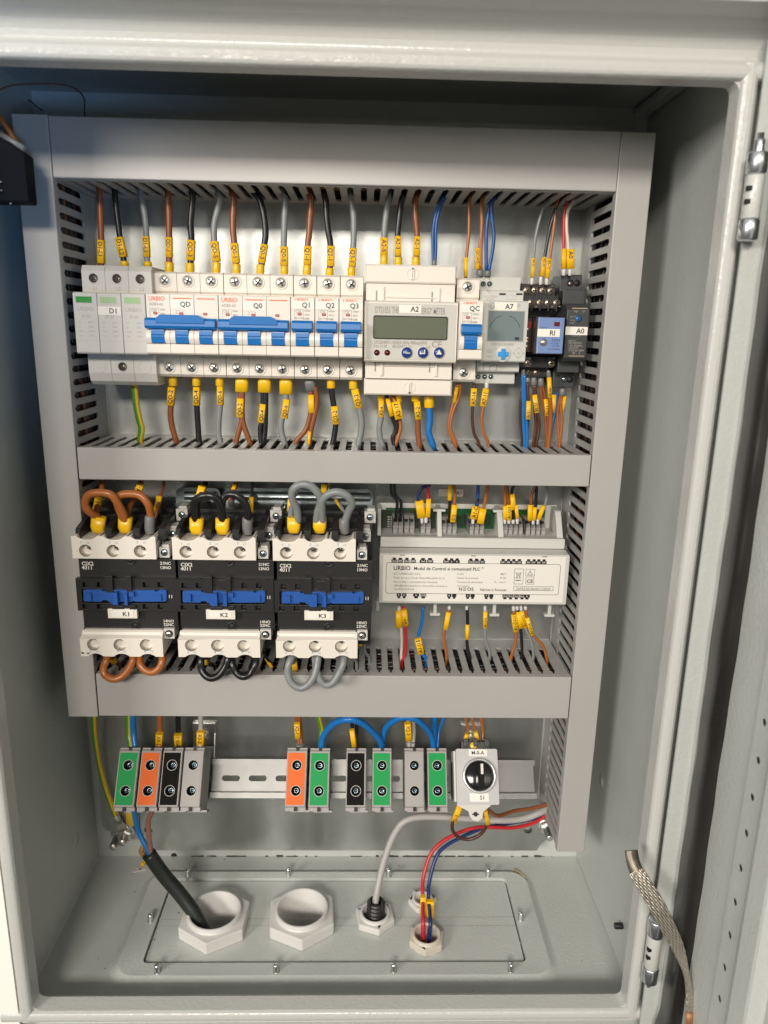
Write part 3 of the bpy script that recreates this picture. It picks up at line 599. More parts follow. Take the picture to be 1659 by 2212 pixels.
WB('A7', 'dark brown wire with marker A7-14 under the timer', 'dbrown', 1.3, [(1135,695),(1121,880),(1118,1000),(1135,1110),(1175,1200)], [(1132,732,1122,880,50,'A7-14')])
WB('A7', 'light brown wire with marker A7-11 under the timer', 'orange', 1.3, [(1238,695),(1210,880),(1196,1000),(1215,1110),(1250,1190)], [(1232,734,1204,882,52,'A7-11')], [('w',1238,685,1237,732,34)])
WB('A8', 'pair of bright blue wires under the left of the relay socket', 'blue', 1.45, [[(395,610),(400,800),(402,1000),(412,1190)], [(410,610),(415,850),(430,1050),(430,1210)]], (), [('g',400,575,400,628,36)])
WB('A8', 'dark brown wire bowing out left of the blue pair under the relay', 'dbrown', 1.2, [(392,760,-34),(375,860,-34),(376,1000,-34),(390,1180,-34)])
WB('A8', 'dark brown wire with marker RI-31 under the relay socket', 'dbrown', 1.2, [(436,680,-42),(442,850,-42),(440,990,-36),(425,1180,-32)], [(444,838,440,988,36,'RI-31',-44)], [('g',437,645,437,705,40)])
WB('A8', 'dark brown wire pair with marker RI-21 under the relay socket', 'dbrown', 1.25, [[(486,690),(498,930),(505,1050),(488,1180)], [(496,690),(518,930),(532,1050),(510,1190)]], [(492,785,512,935,42,'RI-21')], [('g',487,645,487,708,54)])
WB('A8', 'brown wire pair with marker RI-11 under the relay socket', 'brown', 1.25, [[(540,700),(560,850),(585,1000),(592,1180)], [(556,700),(585,820),(605,960),(600,1185)]], [(588,820,603,960,42,'RI-11')], [('g',545,650,546,714,54)])
WB('A8', 'light brown wire with marker RI-A1 hanging in front under the relay', 'orange', 1.7, [(612,620,-48),(622,800,-48),(627,1000,-42),(608,1200,-38)], [(613,642,620,808,34,'RI-A1',-48)], [('g',608,585,613,642,36,-48)])
WB('A8', 'thin blue wire slanting down under the power supply A0', 'blue', 1.2, [(684,765,-34),(676,880,-34),(645,1020,-34),(620,1160,-34)], [(655,785,650,930,36,'',-33)])
WB('A8', 'light brown wire pair under the power supply A0, rightmost of the row', 'orange', 1.25, [[(712,770),(685,930),(690,1060),(700,1190)], [(720,770),(712,900),(722,1010),(702,1190)]], [(742,795,716,932,34,'',-36)], [('g',725,735,722,792,58)])
# contactor feeds and jumpers
GK = 'wires looping between contactor terminals'
GF = 'wires dropping from the middle duct to the contactors'
def WK(reg, lab, col, r, pts, marks=(), ferr=(), dy=-86, g=GK, ext=None): return wire(reg, lab, col, r, pts, marks, ferr, dy, True, ext, 14, group=g)
WK('B1', 'brown jumper looping from the first to the second top terminal of contactor K1', 'orange', 3.0, [(300,440),(285,390),(215,340,-92),(188,275,-94),(220,205,-96),(310,188,-96),(400,205,-96),(455,270,-94),(500,350,-90),(528,430)], (), [('y',290,520,302,385,118)])
WK('B1', 'brown jumper looping from the second to the third top terminal of contactor K1', 'orange', 3.0, [(515,430),(480,350,-88),(452,265,-88),(480,210,-90),(565,198,-90),(650,215,-90),(710,285,-90),(732,370),(730,430)], (), [('y',518,520,522,392,114), ('g',722,525,727,380,86)])
WK('B1', 'black jumper looping from the first to the second top terminal of contactor K2', 'black', 3.0, [(1105,430),(1095,330,-90),(1105,250,-92),(1180,212,-94),(1260,225,-94),(1310,290,-92),(1335,430)], (), [('y',1112,530,1113,398,116)])
WK('B1', 'black jumper looping from the second to the third top terminal of contactor K2', 'black', 3.0, [(1320,430),(1318,300,-90),(1350,215,-90),(1430,205,-92),(1500,260,-92),(1535,340,-90),(1540,430)], (), [('y',1325,530,1328,398,116), ('g',1532,530,1536,395,88)])
WK('B2', 'grey jumper looping high from the first to the second top terminal of contactor K3', 'grey', 3.0, [(500,430),(492,330,-90),(455,240,-94),(460,165,-97),(520,122,-98),(600,130,-98),(665,190,-97),(690,260,-94),(665,350,-90),(655,430)], (), [('y',467,520,468,390,112)])
WK('B2', 'grey jumper looping from the second to the third top terminal of contactor K3', 'grey', 3.0, [(705,430),(700,330,-92),(705,250,-96),(760,198,-98),(840,185,-98),(915,220,-97),(948,280,-94),(920,345,-90),(888,440)], (), [('y',681,520,682,390,112), ('g',885,525,886,405,88)])
WK('B4', 'brown jumper hanging under the left terminals of contactor K1', 'orange', 3.0, [(385,440),(365,500,-92),(342,560,-94),(352,620,-96),(430,657,-98),(510,620,-96),(565,550,-94),(585,490,-92),(590,440)])
WK('B4', 'brown jumper hanging under the right terminals of contactor K1', 'orange', 3.0, [(635,440),(645,530,-92),(685,582,-94),(750,598,-95),(805,560,-94),(828,500,-92),(832,440)])
WK('B4', 'black jumper hanging under the left terminals of contactor K2', 'black', 3.0, [(1165,430),(1148,500,-92),(1152,570,-94),(1185,625,-96),(1240,648,-97),(1305,618,-96),(1355,545,-94),(1372,480,-92),(1370,430)])
WK('B4', 'black jumper hanging under the right terminals of contactor K2', 'black', 3.0, [(1405,440),(1408,530,-92),(1440,600,-94),(1500,636,-96),(1560,605,-94),(1600,530,-92),(1600,440)])
WK('B5', 'grey jumper hanging low under the left terminals of contactor K3', 'grey', 3.0, [(465,400),(455,460,-92),(425,530,-96),(418,610,-98),(450,690,-100),(520,730,-101),(585,700,-100),(635,630,-98),(660,540,-95),(668,460,-92),(665,400)])
WK('B5', 'grey jumper hanging under the right terminals of contactor K3', 'grey', 2.9, [(640,430),(652,560,-94),(680,655,-97),(730,704,-98),(790,685,-98),(845,600,-96),(878,520,-94),(885,400)])
WF = lambda reg, lab, col, r, pts, marks=(), ferr=(), dy=-62: wire(reg, lab, col, r, pts, marks, ferr, dy, True, 'up', 14, group=GF)
WF('B1', 'brown wire with yellow marker behind the first loop of contactor K1', 'brown', 2.3, [(330,120,-55),(310,220,-62),(285,330,-75),(290,440,-84)], [(302,235,278,345,58,'K1-1',-70)])
WF('B1', 'brown wire with marker K1-3 above the second terminal of contactor K1', 'brown', 2.3, [(650,110,-50),(630,180,-60),(560,300,-75),(530,430,-84)], [(650,116,622,200,60,'K1-3',-58)])
WF('B1', 'thin brown wire with marker K1-A1 beside the third loop of contactor K1', 'brown', 1.2, [(838,120,-50),(815,215,-58),(775,380,-66),(760,430,-66)], [(805,215,768,378,46,'K1:A1',-60)])
WF('B1', 'black wire with large yellow marker behind the loops of contactor K2', 'black', 2.3, [(1185,115,-50),(1150,200,-62),(1120,300,-75),(1125,430,-84)], [(1162,132,1122,262,62,'',-60)])
WF('B1', 'brown wire and marker dropping behind the second loop of contactor K2', 'brown', 2.0, [(1440,110,-50),(1405,200,-58),(1385,260,-60)], [(1432,118,1395,235,34,'',-54)], [('g',1400,310,1402,245,50,-60)])
WF('B1', 'thin black wire with slim yellow marker at the right of contactor K2', 'black', 1.3, [(1575,115,-56),(1572,230,-62),(1568,390,-68)], [(1567,225,1568,372,34,'',-66)])
WF('B2', 'grey wire with yellow marker at the left terminal of contactor K3', 'grey', 2.3, [(490,160,-55),(455,240,-66),(445,330,-76),(440,430,-84)], [(447,238,438,338,56,'',-72)])
WF('B2', 'wire with yellow marker showing between the grey loops of contactor K3', 'dblue', 1.4, [(735,110,-45),(718,190,-50),(700,240,-54)], [(722,118,712,192,50,'',-50)])
WF('B2', 'slim yellow-marked wire slanting behind the right loop of contactor K3', 'grey', 1.2, [(760,190,-50),(820,245,-56),(885,345,-66),(900,380,-68)], [(812,245,885,345,26,'',-60)])
WL_ = lambda reg, lab, col, r, pts, marks=(): wire(reg, lab, col, r, pts, marks, (), -66, True, 'down', 14, group='wires dropping from the contactors into the lower duct')
WL_('B4', 'brown wire with yellow marker entering the lower duct under contactor K1', 'brown', 2.2, [(400,440,-84),(430,500,-72),(478,548,-60)], [(405,455,435,520,46,'',-76)])
WL_('B4', 'black wire with yellow marker entering the lower duct under contactor K2', 'black', 2.2, [(1180,440,-84),(1205,520,-72),(1245,550,-60)], [(1180,455,1192,530,40,'',-78)])
WL_('B5', 'thin wire with slanted yellow marker between contactors K2 and K3', 'black', 1.2, [(215,430,-66),(240,480,-64),(292,560,-60)], [(235,478,288,560,26,'',-62)])
WL_('B5', 'grey wire with yellow marker behind the left loop under contactor K3', 'grey', 2.2, [(420,430,-84),(455,500,-74),(478,560,-64)], [(470,500,480,578,46,'',-70)])
WL_('B5', 'thin grey wire with yellow marker right of contactor K3', 'grey', 1.2, [(1020,300,-70),(1045,340,-68),(1060,430,-60),(1092,485,-55)], [(1015,310,1018,378,34,'',-70)])
WL_('B5', 'thin grey wire crossing in front of the duct slots right of contactor K3', 'grey', 1.2, [(900,440,-84),(935,480,-76),(985,512,-66)], [(905,448,925,465,20,'',-82)])
# wires of the control module
GM = 'wires dropping from the middle duct into the control module'; GN = 'wires running from the control module into the lower duct'
def WP(lab, col, r, pts, marks=(), ferr=()): return wire('B3', lab, col, r, pts, marks, ferr, -34, True, 'up', 14, group=GM)
def WN(lab, col, r, pts, marks=(), ferr=()): return wire('B6', lab, col, r, pts, marks, ferr, -44, True, 'down', 12, group=GN)
WP('black wire pair into the first terminal of the control module', 'black', 1.25, [[(210,100),(217,180),(255,240),(242,375,-32)], [(236,100),(243,180),(285,240),(275,375,-32)]])
WP('dark blue wire curving to a wide blank marker on the control module', 'dblue', 1.4, [(498,104),(442,130),(416,178),(412,235),(438,375,-32)], [(416,226,436,350,64)], [('w',438,392,437,350,26,-33)])
WP('red wire with yellow marker on the control module', 'red', 1.3, [(478,100),(483,210),(468,375,-32)], [(488,212,481,346,36)], [('w',467,390,468,348,26,-33)])
WP('black wire with marker high up on the control module', 'black', 1.4, [(650,100),(645,220),(640,375,-32)], [(645,104,641,222,30)])
WP('light brown wire with a numbered marker on the control module', 'orange', 1.4, [(675,100),(681,180),(675,290)], [(678,256,665,382,42,'J12',-35)])
WP('blue wire with marker A1-COM on the control module', 'mblue', 1.5, [(853,100),(845,265),(818,380,-32)], [(838,265,815,360,50,'A1-COM')], [('w',813,396,815,362,26,-33)])
WP('light brown wire with slanted wide marker on the control module', 'orange', 1.4, [(925,100),(906,220),(880,330)], [(889,284,867,393,52)])
WP('light brown wire at the left of the four-way terminal of the control module', 'orange', 1.4, [(1055,100),(1051,260),(1049,380,-32)], [(1050,262,1050,362,30)], [('w',1048,396,1048,364,25,-33)])
WP('brown wire with marker A1-DI1 on the control module', 'brown', 1.3, [(1064,100),(1080,260),(1079,380,-32)], [(1078,255,1080,368,38,'A1-DI1')], [('w',1079,396,1079,366,25,-33)])
WP('black wire with high marker at the four-way terminal of the control module', 'black', 1.4, [(1115,100),(1101,180),(1110,380,-32)], [(1104,176,1110,292,34)], [('w',1111,396,1110,366,25,-33)])
WP('grey wire with slim marker at the four-way terminal of the control module', 'grey', 1.1, [(1135,100),(1115,170),(1130,270),(1140,380,-32)], [(1130,258,1142,356,26)], [('w',1142,396,1141,360,25,-33)])
WP('brown wire at the left of the last terminal of the control module', 'brown', 1.4, [(1282,100),(1252,170),(1240,260),(1232,385,-32)], [(1237,256,1232,370,34)])
WP('black wire at the last terminal of the control module', 'black', 1.4, [(1284,100),(1276,270),(1260,385,-32)], [(1272,272,1262,370,28)], [('w',1257,400,1258,368,25,-33)])
WP('grey wire with slanted marker at the last terminal of the control module', 'grey', 1.2, [(1350,100),(1361,150),(1345,260),(1292,385,-32)], [(1335,262,1297,362,31)], [('w',1289,400,1293,362,25,-33)])
WN('white wire with yellow marker under the control module', 'white', 1.3, [(270,55),(284,200),(288,330),(284,420)], [(268,80,268,202,48)], [('w',270,50,269,80,28)])
WN('red wire bending into the lower duct under the control module', 'red', 1.5, [(300,50),(316,180),(318,330),(308,410),(290,450)], [(304,68,318,186,46,'V+',-46)])
WN('blue wire with marker A1-J15 at the lower duct', 'blue', 1.4, [(447,50),(440,150),(412,285),(436,385),(468,440)], [(406,283,433,396,50,'A1-J15',-47)])
WN('light brown wire with slanted marker under the control module', 'orange', 1.4, [(640,50),(632,120),(605,215),(600,300),(620,400)], [(635,88,611,216,36)], [('w',640,45,640,68,26)])
WN('black wire with short marker under the control module', 'black', 1.5, [(772,50),(775,180),(770,290),(775,360),(792,430)], [(773,178,770,288,28)], [('w',770,45,771,70,26)])
WN('grey wire with yellow marker under the control module', 'grey', 1.3, [(900,50),(904,205),(906,290),(938,395)], [(905,82,903,206,31,'A1-J16')], [('w',902,45,904,80,26)])
WN('light brown wire with marker A1-DO1 under the control module', 'orange', 1.4, [(1113,50),(1130,232),(1126,320),(1100,405)], [(1114,106,1130,232,40,'A1-DO1')], [('w',1112,45,1114,78,26)])
WN('black wire beside marker A1-DO1 under the control module', 'black', 1.4, [(1142,50),(1166,206),(1176,380)], [(1148,84,1166,206,34)], [('w',1140,45,1142,72,26)])
WN('grey wire with marker A1-DO3 under the control module', 'grey', 1.3, [(1172,50),(1200,205),(1240,290),(1260,405)], [(1172,80,1200,202,31,'A1-DO3')], [('w',1168,45,1170,76,24)])
WN('light brown wire slanting right into the lower duct, rightmost of the module wires', 'orange', 1.4, [(1200,50),(1215,130),(1256,255),(1330,340),(1360,445)], [(1212,128,1252,258,30,'A1-DO4')], [('w',1200,45,1203,70,26)])
# ================================================================== ROW 1 DEVICES
ZC0, ZC1 = 6.6, 50.6
def sticker(root, x0, x1, z0, z1, y, t, mt=WHITE, h=3.4, frac=.62, T=None, name='label_sticker'):
    b = MB(T); b.box(x0, x1, y-.25, y, z0, z1, mt); b.text(t, (inter(x0, x1, frac), y-.31, (z0+z1)/2-h/2), h, INK, 'c', sx=1.0); return b.build(name, root)
def mcb_body(root, x0, n, y=-73, wd=17.8):
    b = MB()
    for k in range(n):
        a, c = x0+k*wd+.12, x0+(k+1)*wd-.12
        b.prism([(-8, 68), (-47, 68), (-49.5, 66.5), (-49.5, 53.5), (-48, 52), (-48, ZC1-1.5), (-52, ZC1), (y+.8, ZC1), (y, ZC1-.8), (y, ZC0+.8), (y+.8, ZC0), (-49, ZC0), (-49, 4.6), (-49.5, 3.6), (-49.5, -9.5), (-47, -11.5), (-8, -11.5)], a, c, CREAM, 'x')
        xm = (a+c)/2
        # ledge and cheeks round the toggle
        b.prism([(y+.1, 14.6), (y-3.6, 14.4), (y-4.2, 13.6), (y-4.2, 8), (y-3, ZC0+.3), (y+.1, ZC0+.3)], a, c, CREAM, 'x')
        arc = [(y+.1, 28)]+[(y-.3-4.8*math.sin(math.radians(q)), 28-13.2*q/140) for q in range(10, 141, 13)]+[(y+.1, 14.7)]
        for e0, e1 in ((a, xm-5.0), (xm+5.0, c)): b.prism(arc, e0, e1, CREAM, 'x', False)
        b.box(xm-.15, xm+.15, -49.7, -49.4, -9, -2, INKG); b.box(xm-.15, xm+.15, -49.7, -49.4, 59, 65, INKG)
    b.build('housing', root, bev=.35)
def mcb(x0, n, lab, code, amp, pole3):
    wd = 17.8; root = thing('circuit_breaker', (x0+n*wd/2, 0, 29), lab, 'circuit breaker', 'cream breakers with blue toggles on the top rail')
    mcb_body(root, x0, n); y = -73
    for k in range(n):
        xm = x0+(k+.5)*wd
        screw(root, (xm-.3, -49.6, 61.3), 3.8, 'pz', ring=CREAM2); screw(root, (xm-.3, -49.6, -4.2), 3.8, 'pz', ring=CREAM2)
    # toggle
    b = MB()
    for k in range(n):
        xm = x0+(k+.5)*wd
        b.prism([(y, 28), (y-4.5, 27), (y-5.2, 24), (y-5.4, 21.2), (y-4.9, 20.9), (y-4.9, 20.3), (y-5.3, 20), (y-4.6, 15), (y, 14.8)], xm-4.9, xm+4.9, BLUE, 'x')
    X0, X1 = (x0+.4, x0+n*wd-1.2) if n > 1 else (x0+1.3, x0+wd-1.4)
    b.prism([(y, 33.4), (y-6.5, 33.2), (y-8.5, 31.5), (y-8.8, 27.5), (y-7.5, 25.6), (y-4, 25.2), (y, 25.4)], X0, X1, BLUE, 'x')
    if n > 1: b.prism([(x0+9, 33), (x0+12.5, 35.6), (x0+n*wd-14, 35.6), (x0+n*wd-9, 33), (x0+n*wd-9, 29.5), (x0+9, 29.5)], y-9.6, y-2, BLUE, 'y')
    b.build('toggle', root, bev=.5)
    # front printing on a thin plate
    b = MB(); yy = y-.06; f = (lambda x, z: (x, yy, z))
    for k in range(n):
        xa = x0+k*wd; xm = xa+wd/2
        if pole3 and k > 0: b.box(xa+2.2, xa+wd-2.2, y-.1, y, 47.1, 47.9, ORANGE)
        if pole3 and k == 0:
            b.text('URBIO', f(xa+2.2, 45.6), 3.1, ORANGE, sx=.92); b.text('ADB3-63', f(xa+2.2, 42.2), 1.9, INKG, sx=1.0)
        if not pole3: b.text('URBIO', f(xa+3.0, 47.0), 2.4, ORANGE, sx=1.0)
        if k == 0:
            zt = 40.2 if pole3 else 41.5
            for q in ((xa+2.6, xa+9.4, zt, zt-.25), (xa+2.6, xa+9.4, zt-8, zt-8.25), (xa+2.6, xa+2.85, zt-8.25, zt), (xa+9.15, xa+9.4, zt-8.25, zt)): b.box(q[0], q[1], y-.08, y, min(q[2:]), max(q[2:]), INKG)
            b.text(amp, f(xa+3.6, zt-2.3), 1.7, INKG); b.text('6000A' if pole3 else '10000A', f(xa+10.2, zt-1.6), 1.3, INKG, sx=.8); b.text('400V~', f(xa+10.2, zt-4.6), 1.3, INKG, sx=.9); b.text('50Hz', f(xa+10.2, zt-7.6), 1.3, INKG, sx=.9)
            if pole3: b.text('GB/T10963.1', f(xa+2.4, 29.5+1), .9, INKG)
            else: b.text('GB/T10963.1 CE', f(xa+2.4, 34.4), 1.25, INKG, sx=.9)
        if pole3 and k == 1:
            for j in range(3): b.tube([(xa+3.5+2.3*j, y-.05, 39.2), (xa+5+2.3*j, y-.05, 38.6), (xa+4.4+2.3*j, y-.05, 36.6), (xa+3.2+2.3*j, y-.05, 36.8)], .16, INKG, 5)
    b.build('front_print', root)
    for k in range(n):
        xa = x0+k*wd; xi = xa+(5 if k == 0 else 6.4); zi = 35.6 if pole3 else 37.0
        MB().prism(rrect(xi, xi+3.2, zi, zi+2, .9), y-.3, y, RED, 'y').box(xi+.9, xi+2.3, y-.36, y-.3, zi+.5, zi+1.4, INKG).build('indicator_window', root)
    if pole3: sticker(root, x0+wd+.2, x0+2*wd-.6, 40.3, 46.6, y, code, h=3.5, frac=.66)
    else: sticker(root, x0+.2, x0+wd-.2, 41.8, 47.6, y, code, h=3.5, frac=.64)
    return root
xQD = -155.2
mcb(xQD, 3, 'three-pole breaker QD with ganged blue toggle beside the surge protector', 'QD', 'C20', True)
mcb(xQD+53.7, 3, 'three-pole breaker Q0 with ganged blue toggle in the middle of the row', 'Q0', 'C63', True)
for k, c in enumerate(('Q1', 'Q2', 'Q3')):
    mcb(xQD+107.4+18.1*k, 1, f'single-pole breaker {c} with its own blue toggle', c, 'C32', False)
xQC = at('A7', 1003, 300, -73).x
mcb(xQC, 1, 'single-pole breaker QC between the energy meter and the timer', 'QC', 'C6', False)
# surge protector D1
xD = at('A5', 203, 200, -73).x; wD = (xQD-.4-xD)/3
root = thing('surge_protector', (xD+1.5*wD, 0, 29), 'light grey three-module surge protector D1 with green windows', 'surge protector')
b = MB(); y = -73
for k in range(3):
    a, c = xD+k*wD+.15, xD+(k+1)*wD-.15
    b.prism([(-46, 50.6), (y+1.2, 50.6), (y, 49.6), (y, 7), (y+1.2, 6), (-46, 6)], a, c, LGREY, 'x')
b.build('plug_module', root, bev=.5)
b = MB()
zt1, zt0 = 71, 5
for k in range(3):
    a, c = xD+2.0+k*(wD-.25), xD+2.0+(k+1)*(wD-.25)-.15
    xm = (a+c)/2
    b.prism([(-8, zt1), (-54, zt1), (-57, 67), (-57, 49), (-46, 49), (-46, 7.5), (-57, 7.5), (-57, -9), (-54.5, -15.5), (-50, -18.5), (-8, -18.5)], a, c, LGREY, 'x')
    if k != 1: b.lathe((xm, -57, -4.0), [(5.0, 0), (5.0, .25), (4.6, .25), (4.6, 0)], LGREY, n=28)
b.build('base', root, bev=.6)
for k in range(3):
    xm = xD+2.0+(k+.5)*(wD-.25)
    b = MB(); z = 61.5; b.lathe((xm, -57, z), [(3.9, -.1), (3.9, .3), (3.4, .3), (3.3, -.1)], LGREY).lathe((xm, -57.2, z), [(3.35, 0), (0.01, 0.001)], DARK); b.build('screw_hole', root)
    screw(root, (xm+.9, -57.25, z-.2), 2.1, 'br'); 
xm = xD+2.0+1.5*(wD-.25); MB().lathe((xm, -57, -4), [(3.9, -.1), (3.9, .3), (3.4, .3), (3.3, -.1)], LGREY).lathe((xm, -57.2, -4), [(3.35, 0), (0.01, .001)], DARK).build('screw_hole', root); screw(root, (xm+.9, -57.25, -4.2), 2.1, 'br')
b = MB(); yy = y-.06
for k in range(3):
    xa = xD+k*wD;     b.text('URBIO', (xa+3.0, yy, 37.2), 2.8, INKL, sx=1.0); b.text('SP-20', (xa+5.5, yy, 32.4), 2, INKL, sx=1.0)
    for j, (s1, s2) in enumerate((('Uc', '385V~'), ('In', '10kA'), ('Imax', '20kA'), ('Up', '1.5kV'))):
        b.text(s1, (xa+3, yy, 28.4-3.2*j), 1.35, INKL); b.text(s2, (xa+10.2, yy, 28.4-3.2*j), 1.35, INKL)
    b.box(xa+.4, xa+wD-.4, y-.05, y, 15.6, 15.75, INKL)
b.build('front_print', root); b = MB(); [b.text(f'L{k+1}', (xD+(k+.5)*wD+2.5, -57.1, 53), 2.4, INKL, 'c') for k in range(3)]; b.build('terminal_print', root); b = MB(); b.text('PEN', (xm, -57.1, 3.2), 2, INKL, 'c'); b.build('terminal_print', root)
for k, mt in enumerate((GREENW, GREENP, GREENP)):
    xa = xD+k*wD+2.4; MB().prism(rrect(xa-.5, xa+12.4, 42.4, 48.2, .6), y-.2, y, LGREY, 'y').box(xa, xa+11.8, y-.3, y-.1, 43, 47.5, mt).build('status_window', root)
sticker(root, xD+wD+.3, xD+2*wD-.6, 34.5, 40.6, y, 'D1', h=3.6, frac=.66)
# energy meter A2
def px(reg, a, c, y): return at(reg, a, c, y).x
def pz(reg, a, c, y): return at(reg, a, c, y).z
x0, x1 = px('A7', 222, 300, -68), px('A7', 990, 300, -68)
root = thing('energy_meter', ((x0+x1)/2, 0, 29), 'cream energy meter A2 with a green display between breakers Q3 and QC', 'energy meter')
zt, zb = pz('A7', 600, 12, -68), pz('A7', 600, 518, -68)
b = MB(); b.prism([(-46, zt), (-66.5, zt), (-68, zt-1.2), (-68, zb+1.2), (-66.5, zb), (-46, zb)], x0, x1, CREAM, 'x')
zu = pz('A3', 500, 850, -52); zl = pz('A7', 580, 790, -52); zus = pz('A3', 500, 1005, -52); zls = pz('A7', 580, 660, -55)
b.prism([(-8, zu-1), (-8, zl+1), (-46, zl+1), (-46, zu-1)], x0+1, x1-1, CREAM2, 'x')
b.prism([(-46, zt), (-56.5, zt+.5), (-56.5, zus-.6), (-46, zus-.6)], x0+1, x1-1.5, CREAM, 'x'); b.prism([(-46, zb), (-56.5, zb-.5), (-56.5, zls+.6), (-46, zls+.6)], x0+1, x1-1.5, CREAM, 'x')
for s_, za, zc_ in ((1, zt+.6, zus-1), (-1, zb-.6, zls+1)):
    for xx in (x0+13, x1-15): 
        b.box(xx, xx+1.8, -58.2, -56.4, za, za+(zc_-za)*.85, CREAM); b.box(xx-4.6, xx-3.5, -56.9, -56.4, za, za+(zc_-za)*.6, INKG)
    zz_ = za+(zc_-za)*.22; b.box(x0+14.8, x1-15, -57.6, -56.4, zz_-.5*s_, zz_+.4*s_, CREAM)
b.build('housing', root, bev=.5)
for zA, zB in ((zus, zu), (zls, zl)):
    b = MB(); b.cbox(x0+.2, x1-.4, -54, -20, zA, zB, CREAM, 1.2); xm = (x0+x1)/2+1; zm = (zA+zB)/2
    b.lathe((xm, -54, zm), [(4.6, -.1), (4.6, .5), (4.0, .5), (4.0, -.1)], CREAM, n=26); b.box(xm-1.1, xm+1.1, -55.4, -53.9, zm-3.9, zm+3.9, CREAM); b.box(xm-.6, xm+.6, -55.6, -55.3, zm+3.4 if zA is zus else zm-4.6, zm+4.6 if zA is zus else zm-3.2, DARK); b.box(xm-.2, xm+.2, -55.5, -55.3, zm-3, zm+3, INKG)
    b.build('terminal_cover', root, bev=.4)
q = lambda a, c, reg='A7', y=-68: at(reg, a, c, y)
b = MB(); fx0, fx1, fz1, fz0 = q(240, 260).x, q(978, 260).x, q(600, 32).z, q(600, 495).z
b.prism(rrect(fx0, fx1, fz0, fz1, 1), -68.5, -67.9, SILV, 'y'); b.build('face_plate', root)
b = MB(); yy = -68.62
b.text('DTS1053 THR', (q(313, 108).x, yy, q(313, 106).z), 4.6, INKG, W=18.5); b.text('IERGY METER', (q(695, 116).x, yy, q(700, 116).z), 4.6, INKG, W=18.3)
b.text('3X230/400V 10(60)A 50Hz 400imp/kWh', (q(303, 362).x, yy, q(303, 362).z), 2.5, INKG, W=40.5); b.text('No.3139     IEC62053-21        CL 1.0', (q(303, 393).x, yy, q(303, 393).z), 2.1, INKG, W=43)
b.text('CE', (q(780, 390).x, yy, q(780, 392).z), 4.6, INKG); b.build('front_print', root)
b = MB(); b.prism(rrect(q(296, 200).x, q(914, 200).x, q(600, 328).z, q(600, 132).z, 1.6), -69.1, -68.4, INK, 'y'); b.prism(rrect(q(305, 200).x, q(905, 200).x, q(600, 318).z, q(600, 144).z, 1), -69.25, -69.05, LCD, 'y'); b.build('display', root)
for a in (326, 412):
    p = q(a, 436); MB().lathe(p, [(2.2, -.2), (2.2, .9), (1.7, 1.1)], INK).lathe(p, [(1.75, 0.5), (1.2, 1.2), (0.01, 1.4)], DRED).build('indicator_lamp', root)
for a, t in ((574, 'menu'), (708, 'L'), (841, 'A')):
    p = q(a, 436); b = MB(); b.lathe(p, [(4.7, .2), (4.7, 1.0), (4.1, 1.4)], INKW, n=30).lathe(p, [(4.15, .4), (4.1, 1.4), (0.01, 1.5)], NAVY, n=30)
    w3 = p+Vector((0, -1.62, 0))
    if t == 'menu': b.text('Menu', w3+Vector((0, 0, -.8)), 1.6, INKW, 'c')
    elif t == 'L': b.prism([(p.x-2.2, p.z-1), (p.x+1.6, p.z-1), (p.x+1.6, p.z+2.4), (p.x+.8, p.z+2.4), (p.x+.8, p.z-.1), (p.x-2.2, p.z-.1)], p.y-1.62, p.y-1.5, INKW, 'y'); b.prism([(p.x-2.9, p.z-.5), (p.x-1.5, p.z+.6), (p.x-1.5, p.z-1.7)], p.y-1.63, p.y-1.5, INKW, 'y')
    else: b.prism([(p.x-2.2, p.z-1.4), (p.x+2.2, p.z-1.4), (p.x, p.z+2.4)], p.y-1.62, p.y-1.5, INKW, 'y')
    b.build('push_button', root)
sticker(root, q(510, 75).x, q(695, 75).x, q(600, 108).z, q(600, 42).z, -68.5, 'A2', h=3.7, frac=.70)
# timer A7
root_y = -60; Q = lambda a, c, y=-60, reg='A7': at(reg, a, c, y)
xa, xb = Q(1193, 300).x, Q(1568, 300).x
root = thing('digital_timer', ((xa+xb)/2, 0, 29), 'light grey digital timer A7 with square display and blue cross button', 'timer')
b = MB(); zt, zb = Q(1400, 5).z, Q(1400, 515).z
b.prism([(-44, zt), (-59, zt), (-60, zt-1), (-60, zb+1), (-59, zb), (-44, zb)], xa, xb, PGREY, 'x')
z2t = Q(1200, 1058, -46, 'A3').z; z2b = Q(1300, 597, -46).z
b.prism([(-38, z2t), (-45, z2t), (-46, z2t-1), (-46, z2b+1), (-45, z2b), (-38, z2b)], xa-.5, xb-1.5, PGREY, 'x')
z3t = Q(1200, 945, -38, 'A3').z; z3b = Q(1300, 694, -38).z
b.prism([(-8, z3t), (-37.5, z3t), (-38, z3t-.6), (-38, z3b+.6), (-37.5, z3b), (-8, z3b)], xa-1, xb-3, PGREY, 'x')
for a in (1265, 1405):
    p = Q(a, 1092, -46, 'A3'); b.prism(rrect(p.x-2.6, p.x+2.6, p.z-.7, p.z+.7, .6), -46.15, -45.9, DARK, 'y')
p = Q(1298, 1102, -46, 'A3'); p2 = Q(1380, 1138, -46, 'A3')
for q4 in ((p.x, p2.x, p.z-.2, p.z), (p.x, p2.x, p2.z, p2.z+.2), (p.x, p.x+.2, p2.z, p.z), (p2.x-.2, p2.x, p2.z, p.z)): b.box(q4[0], q4[1], -46.12, -45.9, q4[2], q4[3], INKL)
b.build('housing', root, bev=.5)
b = MB(); l0, l1 = Q(1255, 90), Q(1535, 342); b.box(l0.x-.6, l1.x+.6, -60.3, -59.9, l1.z-.6, l0.z+.6, INKL); b.box(l0.x, l1.x, -60.5, -60.2, l1.z, l0.z, LCDB)
